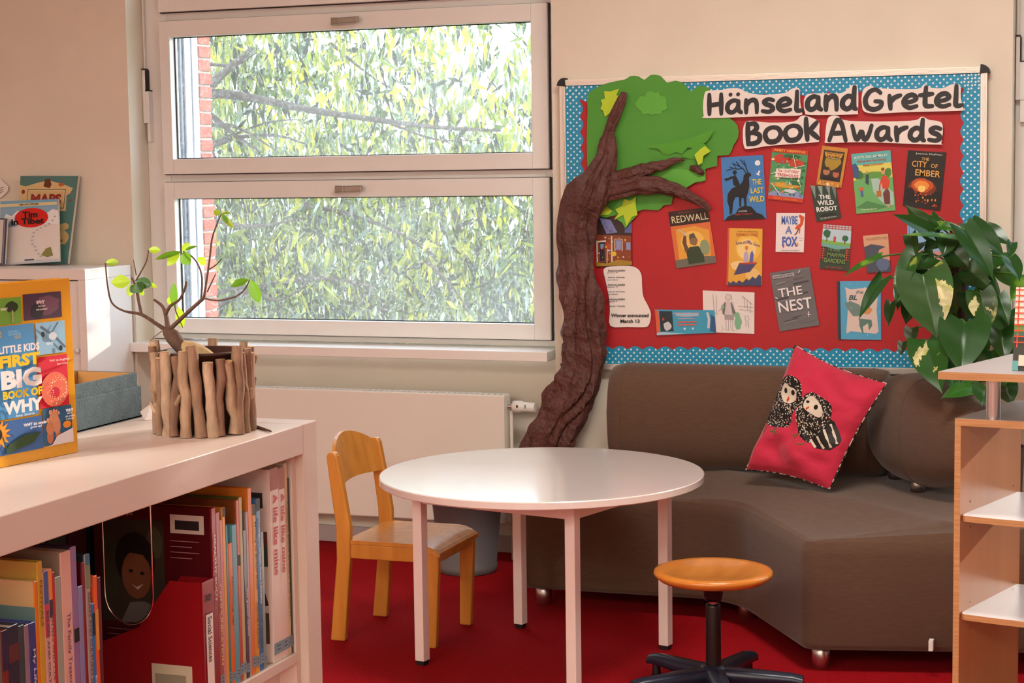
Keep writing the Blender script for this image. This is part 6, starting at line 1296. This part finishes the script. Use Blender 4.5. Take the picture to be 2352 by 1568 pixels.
def leaning_book(corners, label, col, th, shapes, Yb, lean):
    tl, tr, br, bl = [on_y(x, y, Yb) for x, y in corners]
    z0 = min(bl.z, br.z); dz = cz+.0012-z0
    def adj(p): return Vector((p.x, Yb+lean*(p.z-z0)/.35, p.z+dz if p in (bl, br) else p.z))
    bl2, br2 = Vector((bl.x, Yb, cz+.001+(bl.z-z0))), Vector((br.x, Yb, cz+.001+(br.z-z0)))
    tl2, tr2 = Vector((tl.x, Yb+lean, tl.z)), Vector((tr.x, Yb+lean, tr.z))
    n = (br2-bl2).cross(tl2-bl2).normalized(); n = -n if n.y > 0 else n; e = -n*th
    m = MB(); m.hexa([bl2, br2, br2+e, bl2+e, tl2, tr2, tr2+e, tl2+e], pm(col)); pg = MB(); s_ = .985
    o = m.build('book', label=label, cat='book', group='display books on the white cabinet', bevel=.001)
    ins = (tr2-tl2).normalized()*.0006
    pg.hexa([p+e*k for p, k in ((br2+ins, .12), (br2+ins*2, .12), (br2+ins*2, .88), (br2+ins, .88))]+[p+e*k for p, k in ((tr2+ins, .12), (tr2+ins*2, .12), (tr2+ins*2, .88), (tr2+ins, .88))], M_PAGES); pg.build('page_edge', o)
    fc = Face(bl2, br2-bl2, tl2-bl2, n); fc.p = lambda a, c, l=0: bl2.lerp(br2, a).lerp(tl2.lerp(tr2, a), c)+n*l
    art(fc, shapes, o); return o
leaning_book([(29, 404), (162, 404), (155, 612), (35, 615)], 'tall teal atlas book leaning on the wall behind the snowy book', '#54807c', .018, [
    ('p', [(0, .9), (.1, .88), (.3, .92), (.5, .95), (.78, .9), (.94, .86), (.9, .8), (.84, .78), (.86, .6), (.1, .6), (0, .7)], '#d8c08c'), ('p', [(.42, .88), (.44, .96), (.52, .97), (.56, .9), (.53, .86)], '#6a3a24'), ('e', .73, .90, .05, .02, '#c0603a'), ('e', .07, .82, .03, .025, '#8a3a28'),
    ('p', blob(.86, .42, .1, .05, 10, 3), '#c8b078'), ('p', blob(.84, .3, .16, .1, 12, 5), '#c8b078'), ('p', blob(.82, .26, .06, .02, 8, 6), '#8a6a3a'), ('e', .92, .72, .02, .012, '#a83a2c'),
    ('r', .15, .63, .82, .85, '#3a4a44'), ('r', .16, .638, .81, .842, '#dcc898'), ('r', .18, .65, .79, .83, '#d2b884'), ('t', 'MAPS', .49, .735, .12, '#9a2f28', {'w': .54, 'b': .05})], 6.955, .06)
leaning_book([(-14, 463), (119, 457), (137, 612), (0, 621)], 'white snowy comic album with a red oval title on the cabinet', '#e6e0dc', .009, [
    ('r', 0, .88, 1, 1, '#78b0d0'), ('r', .0, .905, .98, .955, '#e2d6a4'), ('p', [(0, .62), (0, .88), (1, .88), (1, .82), (.9, .84), (.8, .78), (.66, .84), (.5, .74), (.3, .84), (.2, .76), (.1, .8)], '#8fb4cc'), ('p', [(0, .6), (.1, .8), (.2, .76), (.3, .84), (.5, .74), (.66, .84), (.8, .78), (.9, .84), (1, .8), (1, .6), (.4, .62)], '#eef0f2'), ('p', [(.1, .58), (.2, .7), (.3, .6)], '#88a4bc'),
    ('p', [(.7, .12), (.78, .22), (.86, .24), (.9, .1), (.8, .08)], '#8a8a50'), ('p', [(0, .0), (1, .0), (1, .04), (.6, .05), (.3, .02)], '#c8ccd8'), ('r', .42, .045, .58, .07, '#5a6070'), ('e', .08, .06, .05, .03, '#7fb8d0'),
    ('e', .54, .72, .29, .155, '#d8281f')]
    + [('e', x, y, .022, .014, '#b8bcc8') for x, y in ((.94, .72), (.9, .66), (.84, .61), (.78, .58), (.7, .55), (.64, .52), (.58, .48), (.57, .42), (.55, .36), (.56, .3), (.6, .26), (.62, .2), (.66, .14), (.7, .1))]
    + [('t', 'TIM UND STRUPPI', .5, .93, .028, '#3a3a34', {'w': .34}), ('t', 'Tim', .52, .77, .10, '#1c1a1c', {'w': .26, 'b': .03}), ('t', 'in Tibet', .48, .665, .10, '#1c1a1c', {'w': .56, 'b': .03})], 6.90, .05)
leaning_book([(-40, 500), (7, 502), (11, 622), (-40, 626)], 'dark edged book cut off by the left picture border', '#4a4c5c', .012, [('r', .05, .03, .85, .97, '#d8d0cc'), ('r', .88, 0, .93, 1, '#8a90a4')], 6.85, .03)
pl = [on_y(x, y, 7.03) for x, y in ((-40, 405), (0, 410), (19, 428), (17, 440), (2, 454), (-30, 450))]
b = MB(); b.prism(pl, (0, .001, 0), M_PAPER); o = b.build('paper_tag', label='white pointed paper tag on the wall above the snowy book', cat='paper tag')
tm = MB()
for k in range(3):
    p, q = on_y(-8, 436+k*5, 7.0285), on_y(8, 430+k*5, 7.0285); tm.poly([p, q, q+Vector((0, 0, .003)), p+Vector((0, 0, .003))], pm('#6a6468'))
tm.build('lettering', o)
